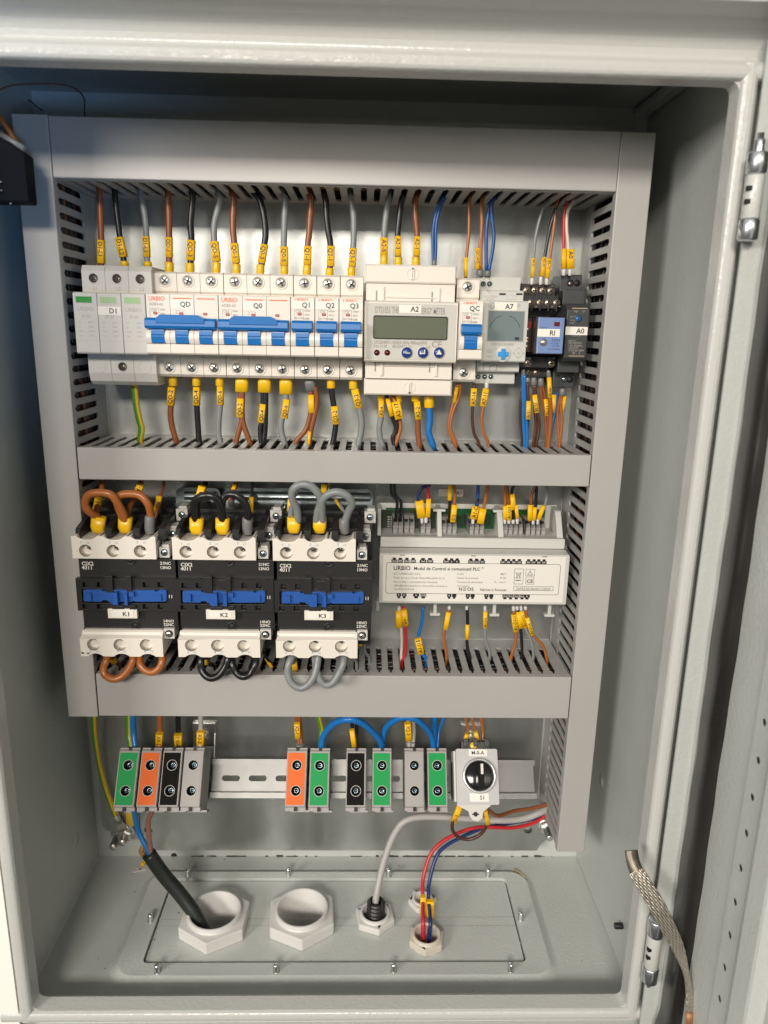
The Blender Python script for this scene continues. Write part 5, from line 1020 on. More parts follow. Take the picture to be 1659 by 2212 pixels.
for a, c, t, h, s_ in ((229, 772, 'S.C. URBIOLED S.R.L.', 1.9, -23.3), (229, 800, 'Punct de lucru: Strada Sfanta Muscelului nr. 6,', 1.6, -43), (229, 830, 'Bloc 6, Etaj 1, municipiul Iasi, Romania', 1.6, -37), (229, 858, 'office@urbioromania.ro, www.urbio-romania.ro', 1.6, -45.4), (229, 885, 'Tel: 0232 214 014', 1.6, -17),
                     (696, 772, 'Codul', 1.6, 1), (696, 802, 'Gradul de protectie', 1.6, -18.3), (696, 832, 'Tensiune de alimentare', 1.6, -21.9), (696, 860, 'Comunicatie', 1.4, 1), (1020, 774, 'MC1', 1.7, 1), (1016, 803, 'IP 20', 1.6, 1), (970, 833, '12 - 14,4 V', 1.6, 1), (867, 891, 'Fabricat in Romania', 2.1, -22.3)):
    b.text(t, f(a, c), h, INKG if c != 891 else mat('print_mid', (.12, .11, .1), .5), sx=s_ if s_ > 0 else 1, W=-s_ if s_ < 0 else None)
b.text('N', f(711, 890), 2.9, INK, W=2.6); b.text('OS', f(772, 890), 2.9, INK, W=5.4)
p = f(741, 890)
for j_ in range(3): b.box(p.x, p.x+2.6, yy-.05, yy+.2, p.z+1.2*j_, p.z+1.2*j_+.45, INK)
def frame(a0, c0, a1, c1, t=.25):
    p, q_ = f(a0, c0), f(a1, c1)
    for (X0, X1, Z0, Z1) in ((p.x, q_.x, p.z-t, p.z), (p.x, q_.x, q_.z, q_.z+t), (p.x, p.x+t, q_.z, p.z), (q_.x-t, q_.x, q_.z, p.z)): b.box(X0, X1, yy-.05, yy+.2, Z0, Z1, INK)
frame(1122, 728, 1182, 842); frame(1206, 730, 1268, 782); frame(1205, 788, 1262, 843); frame(1115, 856, 1405, 891)
b.text('CE', f(1211, 832), 3.0, INK); b.text('2609230186001C0029', f(1131, 885), 2.35, INKG, W=29.3)
p = f(1236, 760); 
for (dx0, dz0, dx1, dz1) in ((-2.1, -1.6, 2.1, -1.6), (2.1, -1.6, 0, 2.2), (0, 2.2, -2.1, -1.6), (0, -.3, 0, 1.0)): b.tube([(p.x+dx0, yy, p.z+dz0), (p.x+dx1, yy, p.z+dz1)], .16, INK, 5)
p = f(1150, 775)
for (dx0, dz0, dx1, dz1) in ((-1.6, 1.6, -1.2, -2.6), (1.6, 1.6, 1.2, -2.6), (-1.9, 1.7, 1.9, 1.7), (-1.2, -2.6, 1.2, -2.6), (-2.4, 2.4, 2.4, -3), (-2.4, -3, 2.4, 2.4)): b.tube([(p.x+dx0, yy, p.z+dz0), (p.x+dx1, yy, p.z+dz1)], .16, INK, 5)
b.box(p.x-2.3, p.x+2.3, yy-.05, yy+.2, p.z-5, p.z-4.3, INK)
b.build('face_label', root)
b = MB()
for a in (295, 818, 1345): p = k(a, 622, -60); b.box(p.x-2.2, p.x+2.2, -60.4, -59, zf1-1.3, zf1-.8, DARK)
b.build('latch_slot', root)
p = at('B3', 652, 168, -2); b = MB(); b.box(p.x-11, p.x+11, -2.2, -.2, p.z-3.4, p.z+3.4, WHITE).text('A1', (p.x+7, -2.3, p.z-1.6), 3.2, INK, 'c'); tag(b.build('paper_label', loc=p), 'small white paper label stuck on the plate above the control module', 'label')
# ================================================================== BOTTOM ROW (tilted rail)
TILT = math.radians(33); ct, st = math.cos(TILT), math.sin(TILT)
def tframe(o):   # local: x right, y into the block, z up the face
    return Matrix(((1, 0, 0, o[0]), (0, ct, st, o[1]), (0, -st, ct, o[2]), (0, 0, 0, 1)))
YT = -46.0
def terminal(a0, a1, mt, lab, reg='B7', c0=250):
    p0 = at(reg, a0, c0, YT); p1 = at(reg, a1, c0, YT); x0, x1 = p0.x, p1.x; w_ = x1-x0
    o = Vector((x0, YT-5, p0.z)); T = tframe(o); H = 48.5
    root = thing('terminal_block', o, lab, 'terminal block', 'coloured distribution terminal blocks on the bottom rail')
    hz = (-13, -34.5); cxm = w_/2-.2; b = MB(T)
    b.holed([(0, -H+1), (w_-.4, -H+1), (w_-.4, -1), (0, -1)], [circ(cxm, z, 4.5, 24) for z in hz], 0, 9, TGREY)
    b.prism([(.4, -1), (1.6, .6), (1.6, 1.8), (34, 1.8), (34, -H-3), (3.2, -H-3), (3.2, -H+.5), (1.8, -H), (.4, -H+1), (9, -H+1), (9, -1)], 0, w_-.4, TGREY, 'x')
    b.box(w_-1.0, w_-.4, 0, 9, -H+1, -1, TGREY)
    b.box(w_-2.4, w_-.3, 1.0, 33, -H+3, -1, TGREY)
    for zz_ in (1.85, -H-3.05): b.prism([(w_/2-2, 3), (w_/2-1.2, 6), (w_/2+1.2, 6), (w_/2+2, 3)], zz_-.1, zz_+.1, DARK, 'z')
    b.box(w_/2-1.4, w_/2+1.4, .5, 2.5, -.9, 1.9, DARK); b.box(w_/2-1.4, w_/2+1.4, .9, 3.6, -H-3.1, -H+.6, DARK)
    b.box(3, w_+2, 22, 34, -H-5, -H-3.2, TGREY); b.build('housing', root, bev=.4)
    b = MB(T); hz = (-13, -34.5); cxm = w_/2-.2
    b.holed([(.9, -H+2.2), (w_-1.9, -H+2.2), (w_-1.9, -2.4), (.9, -2.4)], [circ(cxm, z, 4.6, 24) for z in hz], -.3, .15, mt); b.build('colour_label', root)
    for z in hz:
        b = MB(T); b.lathe((cxm, 0, z), [(4.2, .3), (4.1, -8), (0.01, -8.2)], mat('well_black', (.02, .02, .02), .4), axis=(0, -1, 0), n=26)
        b.lathe((cxm, 0, z), [(4.15, .3), (4.2, .75), (4.6, .75), (4.7, .3)], LGREY, axis=(0, -1, 0), n=26)
        b.lathe((cxm, 8.0, z), [(2.9, 0), (2.8, 3.0), (2.3, 3.5), (1.3, 3.6), (1.1, 3.0), (0.01, 3.0)], mat('dark_steel', (.12, .16, .18), .18, metal=.9), axis=(0, -1, 0), n=20); b.build('clamp_screw', root)
    return root
terminal(252, 402, GREENL, 'green terminal block at the left end of the bottom rail, fed by blue wires', c0=252)
terminal(415, 562, ORL, 'orange terminal block with the rose brown wire leaving below', c0=252)
terminal(574, 718, BLL, 'black terminal block left of the grey one in the left group', c0=252)
terminal(728, 872, GRL, 'grey terminal block closing the left group, bare rail to its right', c0=252)
terminal(72, 184, ORL, 'orange terminal block at the left of the middle group', 'B8', 190)
terminal(198, 308, GREENL, 'green terminal block beside the orange one in the middle group', 'B8', 192)
terminal(397, 507, BLL, 'black terminal block standing alone between two green ones', 'B8', 192)
terminal(540, 646, GREENL, 'green terminal block in the middle, where both blue arcs meet', 'B8', 192)
terminal(716, 822, GRL, 'grey terminal block with marker X2-3 above it', 'B8', 192)
terminal(840, 948, GREENL, 'green terminal block next to the rotary switch', 'B8', 192)
# rail
ro = at('B7', 1200, 485, -22); ro.x = 0; T = tframe(ro); xr0, xr1 = at('D', 262, 1685, -20).x, at('D', 1152, 1685, -20).x
b = MB(T); cells = []; a = xr0; cw = 22.5
ph = at('B7', 1057, 485, -22).x; ph2 = at('B7', 1255, 487, -22).x; pitch = ph2-ph
xs = [ph+pitch*j for j in range(-8, 9) if xr0+8 < ph+pitch*j < xr1-8]
for j, xc in enumerate(xs):
    l = xr0 if j == 0 else xc-pitch/2; r_ = xr1 if j == len(xs)-1 else xc+pitch/2
    b.holed([(l, -12.5), (r_, -12.5), (r_, 12.5), (l, 12.5)], [rrect(xc-8.5, xc+8.5, -2.6, 2.6, 2.5)], 0, 1.0, RAILZ)
for s_ in (1, -1): b.box(xr0, xr1, -6.5, 1, s_*12.5, s_*13.5, RAILZ); b.box(xr0, xr1, -7.5, -6.5, s_*12.4, s_*17.5, RAILZ)
tag(b.build('din_rail', loc=ro, bev=.3), 'slotted zinc rail carrying the coloured terminal blocks', 'mounting rail')
for a, c, lab in ((440, 1592, 'zinc angle bracket holding the left end of the bottom rail'), (1020, 1595, 'zinc angle bracket behind the rotary switch')):
    p = at('D', a, c, -6); r0 = thing('rail_bracket', p, lab, 'bracket', 'angle brackets of the bottom rail'); b = MB()
    b.box(p.x-11, p.x+11, -3, 0, p.z-12, p.z+13, ZINC); b.prism([(-3, p.z-12), (-1, p.z-12), (-26, p.z-52), (-28, p.z-50)], p.x-11, p.x+11, ZINC, 'x'); b.prism([(-2, p.z+5), (-2, p.z-50), (-26, p.z-50)], p.x+9.5, p.x+11, ZINC, 'x'); b.build('angle_plate', r0, bev=.5)
    MB().lathe((p.x-1, -3, p.z), [(6, 0), (6, .8), (4.8, 1.2), (4.6, 3), (2.4, 4), (2.4, 6), (0.01, 6.3)], CHROME, n=6, smooth=False).build('bolt', r0)
p = at('B7', 320, 800, -2); b = MB(); b.box(p.x-26, p.x+6, -1.4, 0, p.z+6, p.z+38, GALV); 
# switch S1
p0 = at('B8', 1000, 200, -62); p1 = at('B8', 1228, 200, -62); o = Vector((p0.x, -62, p0.z)); T = tframe(o); W = p1.x-p0.x; H = 46.5
root = thing('rotary_switch', o, 'light grey rotary selector switch S1 with black knob on the bottom rail', 'switch')
b = MB(T); b.prism(rrect(0, W, -H, 0, 1.6), 0, 7, mat('switch_grey', (.47, .46, .46), .35, bump=.1, bscale=900), 'y'); b.box(-1.5, W-2.5, 7, 30, -H+2, -2, LGREY)
b.box(-2.5, -.2, 9, 22, -H+4, -12, BLK); b.build('housing', root, bev=.8)
b = MB(T); b.prism([(1, -H+3), (W-6, -H+3), (W-6, -H-1), (W*.64, -H-6.5), (W*.62, -H-11.5), (W*.5, -H-14), (W*.38, -H-13), (W*.32, -H-10), (W*.30, -H-6), (1, -H-1)], 9, 12, LGREY, 'y'); b.lathe((W*.46, 8.9, -H-8.2), [(2.0, 0), (2.0, .1), (0.01, .11)], DARK, n=16); b.box(W*.46-3.2, W*.46+3.2, 8.7, 9.1, -H-8.7, -H-7.7, DARK); b.build('mounting_lug', root, bev=.4)
b = MB(T); b.box(6, W-6, 8, 22, -2, 6.5, BLK)
for xx in (8, W*.45, W-10): b.box(xx, xx+4, 5, 12, 2, 8.5, BLK)
b.lathe((W*.46, 7.6, 2.8), [(3.2, 0), (3.0, 1), (0.01, 1.1)], FYEL, axis=(0, -1, 0), n=16); b.build('contact_block', root, bev=.4)
c = (W*.54, 0, -H*.485); b = MB(T); b.lathe(c, [(15.0, -.1), (15.0, 2.2), (14.2, 3.4), (12.8, 3.2), (12.4, 1.0), (12.4, -.1)], mat('satin_silver', (.62, .62, .62), .25, metal=.5), n=40); b.build('bezel', root)
b = MB(T); GL = mat('gloss_black', (.010, .010, .010), .09, spec=.4); b.lathe(c, [(12.3, 0), (12.3, 3.0), (11.3, 4.2), (0.01, 4.2)], GL, n=40)
ang = math.radians(3); b.prism([(c[0]-2.9, c[2]-11), (c[0]+2.9, c[2]-11), (c[0]+3.1, c[2]+11), (c[0]-2.7, c[2]+11)], -11.5, -4.1, GL, 'y'); b.build('knob', root, bev=.7)
b = MB(T); b.box(c[0]-.1, c[0]+2.1, -11.75, -11.4, c[2]+1.5, c[2]+10, INKW); b.build('pointer_mark', root)
b = MB(T); b.box(W*.31, W*.75, -.3, .0, -6.3, -.5, PLCW); b.text('M-0-A', (W*.53, -.36, -4.9), 3.0, INK, 'c'); b.build('label_sticker', root)
b = MB(T); b.box(W*.3, W*.75, -.3, .0, -H+2.5, -H+9.3, PLCW); b.text('S1', (W*.59, -.36, -H+4.2), 3.3, INK, 'c'); b.build('label_sticker', root)
# wires of the bottom row
G3 = 'wires dropping from the lower duct to the terminal blocks'
def W3(reg, lab, col, r, pts, marks=(), ferr=(), dy=-34, g=G3, ext='up', up=True): return wire(reg, lab, col, r, pts, marks, ferr, dy, up, ext, 14, group=g)
W3('B7', 'green and yellow earth wire curving down the left edge to the earth bolt', 'yg', 2.6, [(46,25,-34),(50,120,-30),(66,260,-24),(92,400,-18),(135,560,-14),(170,660,-12),(208,758,-10)])
W3('B7', 'green and yellow wire entering the leftmost green terminal block', 'yg', 2.6, [(300,20),(303,150),(320,258,-40)])
W3('B7', 'blue wire entering the leftmost green terminal block from above', 'blue', 2.9, [(335,20),(338,140),(352,258,-40)])
W3('B7', 'brown wire with marker X0-1 above the left orange terminal block', 'orange', 2.7, [(532,20),(534,150),(530,258,-40)], [(532,152,530,240,52,'X0-1',-38)], up=False)
W3('B7', 'black wire with marker X0-2 above the left black terminal block', 'black', 2.5, [(668,20),(670,150),(674,258,-40)], [(668,160,672,242,58,'X0-2',-38)])
W3('B7', 'light grey wire with marker X0-3 above the left grey terminal block', 'lgrey', 2.4, [(836,20),(835,150),(832,258,-40)], [(835,137,832,245,56,'X0-3',-38)], up=False)
W3('B8', 'brown wire pair with marker X2-1 above the middle orange terminal block', 'brown', 1.9, [[(118,20),(124,80),(132,190,-40)], [(132,20),(142,80),(146,190,-40)]], [(122,58,127,142,32,'X2-1',-40)], [('g',138,198,138,172,50,-40)], up=False)
W3('B8', 'green and yellow wire entering the green block beside the orange one', 'yg', 2.4, [(240,20),(256,100),(250,200,-42)])
W3('B8', 'black wire pair above the lone black terminal block', 'black', 1.7, [[(422,20),(430,100),(438,200,-40)], [(448,20),(452,100),(450,200,-40)]], [(425,95,439,190,28,'',-42)])
W3('B8', 'grey wire pair with marker X2-3 above the middle grey terminal block', 'lgrey', 1.9, [[(737,20),(738,80),(742,190,-40)], [(762,20),(768,100),(762,190,-40)]], [(733,58,740,154,36,'X2-3',-42)], [('g',748,192,748,158,52,-38)], up=False)
W3('B8', 'straight blue wire entering the green block next to the switch', 'blue', 2.7, [(882,20),(880,100),(884,200,-40)])
W3('B8', 'thin blue wire slanting into the green block next to the switch', 'blue', 1.4, [(934,25),(908,100),(898,200,-42)])
W3('B8', 'left light brown wire with slanted marker into the switch top', 'orange', 1.4, [(1052,20),(1069,100),(1055,175,-40)], [(1063,118,1046,166,22,'',-40)])
W3('B8', 'middle light brown wire with marker into the switch top', 'orange', 1.4, [(1090,20),(1108,100),(1124,170,-40)], [(1108,108,1124,162,24,'',-40)])
W3('B8', 'right light brown wire into the switch top', 'orange', 1.6, [(1140,20),(1149,100),(1147,180,-40)])
GA = 'blue jumper arcs between green terminal blocks'
W3('B8', 'bright blue jumper arc from the left to the middle green terminal block', 'blue', 3.0, [(256,200,-44),(268,130,-44),(325,62,-50),(405,38,-56),(480,58,-54),(550,118,-48),(585,165,-44),(592,200,-42)], g=GA, ext=None)
W3('B8', 'bright blue jumper arc from the middle green terminal block towards the switch', 'blue', 2.8, [(590,170,-40),(608,95,-42),(650,50,-46),(715,26,-50),(780,40,-50),(835,85,-46),(868,140,-42),(878,200,-42)], g=GA, ext=None)
W3('B8', 'dark brown loop with two yellow markers hanging below the rotary switch', 'dbrown', 1.6, [(1024,500,-66),(1005,570,-70),(982,610,-72),(984,655,-72),(1020,692,-72),(1080,700,-72),(1138,672,-72),(1172,618,-72),(1172,560,-70),(1160,500,-66)], [(1022,514,988,606,31,'S1-3',-71), (1163,540,1176,616,24,'',-73)], g='cables leaving the bottom of the cabinet', ext=None)
W3('B8', 'light brown wire running from the switch into the right duct', 'brown', 1.8, [(1165,505,-60),(1182,540,-58),(1235,571,-50),(1320,546,-40),(1420,530,-35),(1512,508,-32)], g='cables leaving the bottom of the cabinet', ext=None)
# blue and rose-brown leads from the supply cable
GC = 'cables leaving the bottom of the cabinet'
W3('B7', 'blue lead from the thick black cable to the left green terminal block', 'blue', 2.3, [(338,680,-62),(350,770,-62),(378,880,-62),(430,985,-66),(455,1045,-68)], g=GC, ext=None)
W3('B7', 'rose brown lead from the thick black cable to the left orange terminal block', 'pinkbrown', 2.3, [(482,680,-62),(470,740,-62),(448,800,-62),(452,900,-64),(468,1050,-68)], g=GC, ext=None)
# thick black supply cable
pp = [at('D', 322, 1845, -68), at('D', 352, 1888, -70), at('D', 392, 1935, -74), at('D', 425, 1980, -80), at('D', 445, 2020, -84), at('D', 452, 2060, -86)]
root = thing('supply_cable', pp[0], 'thick black supply cable slanting into the large left gland', 'cable', GC)
b = MB(); b.tube(spline(pp, 8), 6.3, SHEATH, 20); b.lathe(pp[0]+Vector((-.4, 0, .6)), [(6.3, 0), (6.0, .4), (4.8, .2)], SHEATH, axis=(pp[0]-pp[1]), n=20); b.build('sheath', root)
# grey cable, red and blue leads
def cable(lab, col, r, pts, name='cable'):
    P = [at(*q[:3], q[3]) if len(q) == 4 else q for q in pts]; o = thing(name, P[-1], lab, 'cable', GC); MB().tube(spline(P, 8), r, WM[col], 14).build('insulation', o); return o
# ================================================================== GLANDS
def gland(reg, cx, cy, zt_, ro_, ri, hexr, hh, mt, lab, col='gland', tilt=0, rot=0):
    c = atz(reg, cx, cy, ZB+zt_); base = Vector((c.x, c.y, ZB+.3)); root = thing('cable_gland', base, lab, 'cable gland', 'plastic cable glands in the floor plate')
    b = MB(); pl = [(math.cos(math.radians(60*k_+rot))*hexr+c.x, math.sin(math.radians(60*k_+rot))*hexr+c.y) for k_ in range(6)]
    inn_ = [(c.x+ri*math.cos(2*math.pi*k_/36), c.y+ri*math.sin(2*math.pi*k_/36)) for k_ in range(36)]
    b.holed(pl, [inn_], ZB+1.0, ZB+1+hh, mt, axis='z'); b.build('hex_nut', root, bev=1.4, seg=2)
    b = MB(); h1 = zt_; b.lathe((c.x, c.y, ZB), [(ri-.3, -34), (ri-.3, h1-.6), (ri+.4, h1), (ro_-.5, h1), (ro_, h1-.8), (ro_, hh+.8), (ro_+1.2, hh+.6), (ro_+1.4, .5)], mt, axis=(0, 0, 1), n=48); b.build('thread_collar', root)
    b = MB(); b.lathe((c.x, c.y, ZB-33), [(ri-.2, 0), (0.01, .01)], DARK, axis=(0, 0, 1), n=30)
    b.build('opening', root); return c
g1 = gland('C3', 330, 312, 18, 24.5, 22, 33.5, 12, CNUT, 'large white gland with the thick black cable in it', rot=28)
g2 = gland('C3', 652, 302, 18, 24.5, 22, 33.5, 12, CNUT, 'large empty white gland next to the black cable one', rot=35)
g3 = gland('C3', 922, 318, 11, 14.0, 11.6, 19.5, 7, CNUT, 'medium white gland with grey cable and black corrugated sleeve', rot=40)
g4 = gland('C3', 1098, 268, 8, 10.2, 7.8, 14.5, 6, CNUT, 'small white gland behind the red and blue leads', rot=5)
g5 = gland('C3', 1112, 398, 11, 13.0, 10.8, 17.0, 7, CNUT2, 'small cream gland receiving the red and blue leads', rot=20)
# corrugated sleeve in gland 3
root = thing('corrugated_sleeve', (g3.x, g3.y, ZB), 'black corrugated sleeve around the grey cable in the medium gland', 'sleeve')
b = MB(); pr = []; z = -14
while z < 22: pr += [(7.2, z), (8.6, z+1), (8.6, z+2), (7.2, z+3)]; z += 4
b.lathe((g3.x, g3.y, ZB), pr+[(6.2, 22.5), (5.8, 10), (5.8, -14)], BLK, axis=(.05, .06, 1), n=28); b.build('ribbed_tube', root)
for dx in (-6, 6): MB().box(g3.x+dx-.8, g3.x+dx+.8, g3.y-6.5, g3.y-5.6, ZB+18, ZB+27, BLK).build('torn_edge', root)
cable('light grey cable running from the right duct down into the medium gland', 'lgrey', 3.1, [('B8',1512,530,-28),('B8',1460,556,-32),('B8',1390,582,-34),('B8',1300,595,-36),('B8',1180,594,-38),('B8',1000,582,-40),('B8',850,576,-42),('B8',760,584,-44),('B8',705,610,-46),('B8',664,665,-48),('B8',628,745,-52),('C3',945,170,-60),(g3.x, g3.y, ZB+20),(g3.x, g3.y-1, ZB-5)])
rl = cable('red lead curving from the right duct down into the cream gland', 'red', 1.75, [('B8',1505,562,-24),('B8',1440,606,-28),('B8',1330,636,-34),('B8',1225,636,-38),('B8',1120,635,-40),('B8',1010,668,-44),('B8',915,722,-50),('B8',855,795,-56),('C3',1099,200,-66),('C3',1098,270,-72),(g5.x-3.5, g5.y, ZB+22),(g5.x-2, g5.y, ZB-4)])
bl = cable('dark blue lead curving from the right duct down into the cream gland', 'dblue', 1.75, [('B8',1500,570,-18),('B8',1380,598,-22),('B8',1240,622,-30),('B8',1140,642,-36),('B8',1035,688,-42),('B8',945,738,-48),('B8',892,800,-54),('C3',1122,210,-64),('C3',1120,280,-72),(g5.x+3, g5.y, ZB+22),(g5.x+2, g5.y, ZB-4)])
for o, (a, c0, c1, w_), h0 in ((rl, (1099, 262, 335, 21), 338), (bl, (1125, 278, 344, 30), 346)):
    b = MB(); p, q_ = at('C3', a, c0, -74), at('C3', a, c1, -76); sleeve(b, p, q_, mmw('C3', w_, p), 4.8, YEL); b.build('wire_marker', o)
    b = MB(); p = at('C3', a, h0, -78); q_ = Vector((g5.x+(-3.2 if o is rl else 2.6), g5.y-1, ZB+8)); b.tube(spline([p, (p+q_)/2, q_], 5), 2.1, FRED, 12); b.build('heat_shrink', o)
# studs round the gland plate and the plate itself
gpn = MB(); gpn.holed(rrect(gx0, gx1, gy0, gy1, 5), [circ(g_.x, g_.y, r_, 30) for g_, r_ in ((g1, 22.2), (g2, 22.2), (g3, 11.8), (g4, 8), (g5, 11))], ZB-1.0, ZB+.9, PAINT, axis='z'); 
gpo = gpn.build('gland_plate', loc=((gx0+gx1)/2, (gy0+gy1)/2, ZB)); tag(gpo, 'flat grey gland plate set in the cabinet floor', 'gland plate')
b = MB(); 
for a0, c0, a1, c1 in ((135, 348, 1440, 338), (135, 372, 1440, 370)):
    p, q_ = atz('C3', a0, c0, ZB+.95), atz('C3', a1, c1, ZB+.95); b.add([p+Vector((0, -.18, 0)), q_+Vector((0, -.18, 0)), q_+Vector((0, .18, 0)), p+Vector((0, .18, 0))], [(0, 1, 2, 3)], INKG)
b.build('pencil_line', gpo)
for k_, (a, c) in enumerate(((232, 190), (603, 186), (972, 188), (1338, 188), (95, 356), (1458, 350), (120, 545), (557, 543), (990, 541), (1422, 540))):
    p = atz('C3', a, c, ZB+3.6); b = MB(); b.lathe((p.x, p.y, ZB+3.5), [(2.4, 0)]+sum([[(2.4, .2+z), (2.1, .6+z)] for z in range(0, 8)], [])+[(1.9, 8.4), (0.01, 8.5)], CHROME, axis=(0, 0, 1), n=14); b.cyl((p.x, p.y, ZB+1), (p.x, p.y, ZB+4.4), 3.0, ZINC, n=6, smooth=False)
    side = ('rear edge', 'left edge', 'right edge', 'front edge')[0 if k_ < 4 else 1 if k_ == 4 else 2 if k_ == 5 else 3]
    nth = {0: 'behind the black cable, leftmost at the rear edge', 1: 'at the rear edge behind the empty gland', 2: 'at the rear edge behind the grey cable', 3: 'at the rear edge, far right', 4: 'alone at the left edge', 5: 'alone at the right edge', 6: 'in the front left corner', 7: 'at the front edge below the empty gland', 8: 'at the front edge below the medium gland', 9: 'in the front right corner'}[k_]
    tag(b.build('threaded_stud', loc=(p.x, p.y, ZB+1)), f'small zinc stud of the gland plate, {nth}', 'stud', 'zinc studs around the gland plate')
# hardware at the lower corners of the plate
def bolt(p, r, L, ax, lab, name='earth_bolt'):
    root = thing(name, p, lab, 'bolt'); ax = Vector(ax)
    MB().lathe(p, [(r*1.9, 0), (r*1.9, 1.0), (r*1.1, 1.0)], ZINC, axis=ax, n=26).build('washer', root)
    MB().lathe(Vector(p)+ax*1.1, [(r*1.55, 0), (r*1.55, r*1.1), (r*1.2, r*1.35), (r*.9, r*1.35)], ZINC, axis=ax, n=6, smooth=False).build('nut', root)
    MB().lathe(p, [(r*.82, 0)]+sum([[(r*.82, 2+z*.9), (r*.7, 2.45+z*.9)] for z in range(int(L/.9)-2)], [])+[(r*.6, L), (0.01, L)], ZINC, axis=ax, n=16).build('threaded_shank', root); return root
pb1 = at('B7', 250, 925, 2); bolt((pb1.x-6, 14, pb1.z-4), 4.6, 22, (0, -1, 0), 'zinc bolt at the lower left corner of the cabinet back', 'mounting_bolt')
pb2 = at('B7', 285, 895, -6); bolt((pb2.x, -4, pb2.z), 4.4, 16, (0, -1, 0), 'zinc nut and bolt clamping the earth lug at the lower left')
pb3 = at('B8', 1500, 640, -4); bolt((pb3.x, 0, pb3.z), 4.2, 20, (0, -1, 0), 'zinc bolt beside the right duct at the lower right', 'mounting_bolt')
l0, l1 = at('B7', 196, 740, -9), at('B7', 262, 850, -6); root = thing('cable_lug', l1, 'crimped ring lug ending the long earth wire at the lower left', 'cable lug')
b = MB(); d = (l1-l0).normalized(); b.cyl(l0, l0+d*13, 3.4, ZINC, n=18); b.build('barrel', root); b = MB(); sd = d.cross(Vector((0, 1, 0))); m0 = l0+d*12
b.add([m0+sd*3.2, m0-sd*3.2, l1-sd*5.5, l1+sd*5.5, m0+sd*3.2+Vector((0, -1.4, 0)), m0-sd*3.2+Vector((0, -1.4, 0)), l1-sd*5.5+Vector((0, -1.4, 0)), l1+sd*5.5+Vector((0, -1.4, 0))], [(0, 1, 2, 3), (4, 5, 6, 7), (0, 1, 5, 4), (1, 2, 6, 5), (2, 3, 7, 6), (3, 0, 4, 7)], ZINC); b.build('tongue', root, bev=.4)
p, q_ = at('B7', 322, 705, -30), at('B7', 325, 815, -12); root = thing('crimp_sleeve', q_, 'yellow insulated crimp beside the blue lead at the lower left', 'crimp'); b = MB(); sleeve(b, p, q_, 9.5, 6, FYEL); b.build('yellow_sleeve', root, bev=.4)
b = MB(); b.cyl(q_, at('B7', 305, 870, -8), 2.2, ZINC, n=12); b.build('ring_tongue', root)
p = at('B7', 380, 840, -1); q_ = at('B7', 205, 640, -1)
b = MB(); b.box(at('B7', 203, 700, -3).x, at('B7', 370, 700, -3).x, -3, -1, at('B7', 300, 935, -3).z, at('B7', 300, 650, -3).z, GALV); tag(b.build('earth_plate', loc=p), 'small galvanised tab behind the earth lugs at the lower left', 'earth tab')
# debris at the rear of the floor
p = atz('CB', 498, 975, ZB+1); root = thing('wire_offcut', p, 'tiny yellow offcut with white scraps on the floor at the rear left', 'offcut')
b = MB(); b.lathe(p+Vector((0, 0, .6)), [(1.5, 0), (2.0, 4), (1.4, 7), (.8, 7), (.8, 2)], FYEL, axis=(.5, -.3, .8), n=14); b.build('yellow_sheath', root)
b = MB()
for a, c, r_ in ((470, 1010, 3.6), (515, 1010, 3.4), (430, 1030, 2.0)):
    w2 = atz('CB', a, c, ZB+.4); b.prism([(w2.x+r_*math.cos(t_)*random.uniform(.5, 1.3), w2.y+r_*.7*math.sin(t_)*random.uniform(.5, 1.3)) for t_ in [j*.628 for j in range(10)]], ZB+.05, ZB+.7, FWHITE, 'z')
b.build('white_scrap', root)
p = atz('CB', 535, 870, ZB+2); b = MB(); b.tube(spline([p+Vector((-2, 4, 10)), p+Vector((-4, 1, 5)), p, p+Vector((3, -2, 0))], 5), 2.4, mat('amber', (.35, .17, .02), .4), 10, flat=.5); tag(b.build('wire_offcut', loc=p), 'curled amber offcut leaning beside the black cable', 'offcut')
p = atz('C3', 1458, 180, ZB+.6); b = MB(); b.tube([p+Vector((-5, 6, 0)), p, p+Vector((3, -6, .5))], 1.6, mat('pale_wood', (.55, .45, .25), .6), 8, flat=.4); tag(b.build('wire_offcut', loc=p), 'pale splinter on the floor at the rear right', 'offcut')
b = MB(); PW = mat('dust_speck', (.62, .60, .55), .8); PK = mat('dark_speck', (.06, .05, .04), .8)
for k_ in range(70):
    xx, yy_ = random.uniform(XL+12, XR-12), random.uniform(-150, 10); r_ = random.uniform(.2, .75)
    if gx0 < xx < gx1 and gy0 < yy_ < gy1: zz_ = ZB+.92
    elif gx0-30 < xx < gx1+30 and gy0-23 < yy_ < gy1+15: continue
    else: zz_ = ZB+.02
    if min((Vector((xx, yy_))-Vector((g_.x, g_.y))).length for g_ in (g1, g2, g3, g4, g5)) < 36: continue
    a_ = random.uniform(0, 6.3); b.prism([(xx+r_*random.uniform(.6, 1.6)*math.cos(a_+q_), yy_+r_*random.uniform(.5, 1)*math.sin(a_+q_)) for q_ in (0, 1.3, 2.6, 3.9, 5.2)], zz_, zz_+.3, random.choice((PW, PW, PK)), 'z')
tag(b.build('debris', loc=(0, -60, ZB)), 'tiny pale and dark specks of dust and swarf scattered over the cabinet floor', 'debris', kind='stuff')
p = at('CB', 845, 862, 14.6); b = MB(); b.lathe(p, [(3, 0), (2.8, .4), (0.01, .3)], DARK, n=12); b.build('drain_hole', cab)
b = MB(); 
for k_ in range(60):
    xx = random.choice((random.uniform(-170, 60), random.uniform(-50, 215), random.uniform(20, 215))); ln = random.choice((.6, 1.2, 2.5, 7, 12)); b.box(xx, xx+ln, 13.8, 14.9, ZB+.02, ZB+random.choice((.3, .4, .7, 1.3)), mat('seam_dirt', (.05, .035, .025), .9))
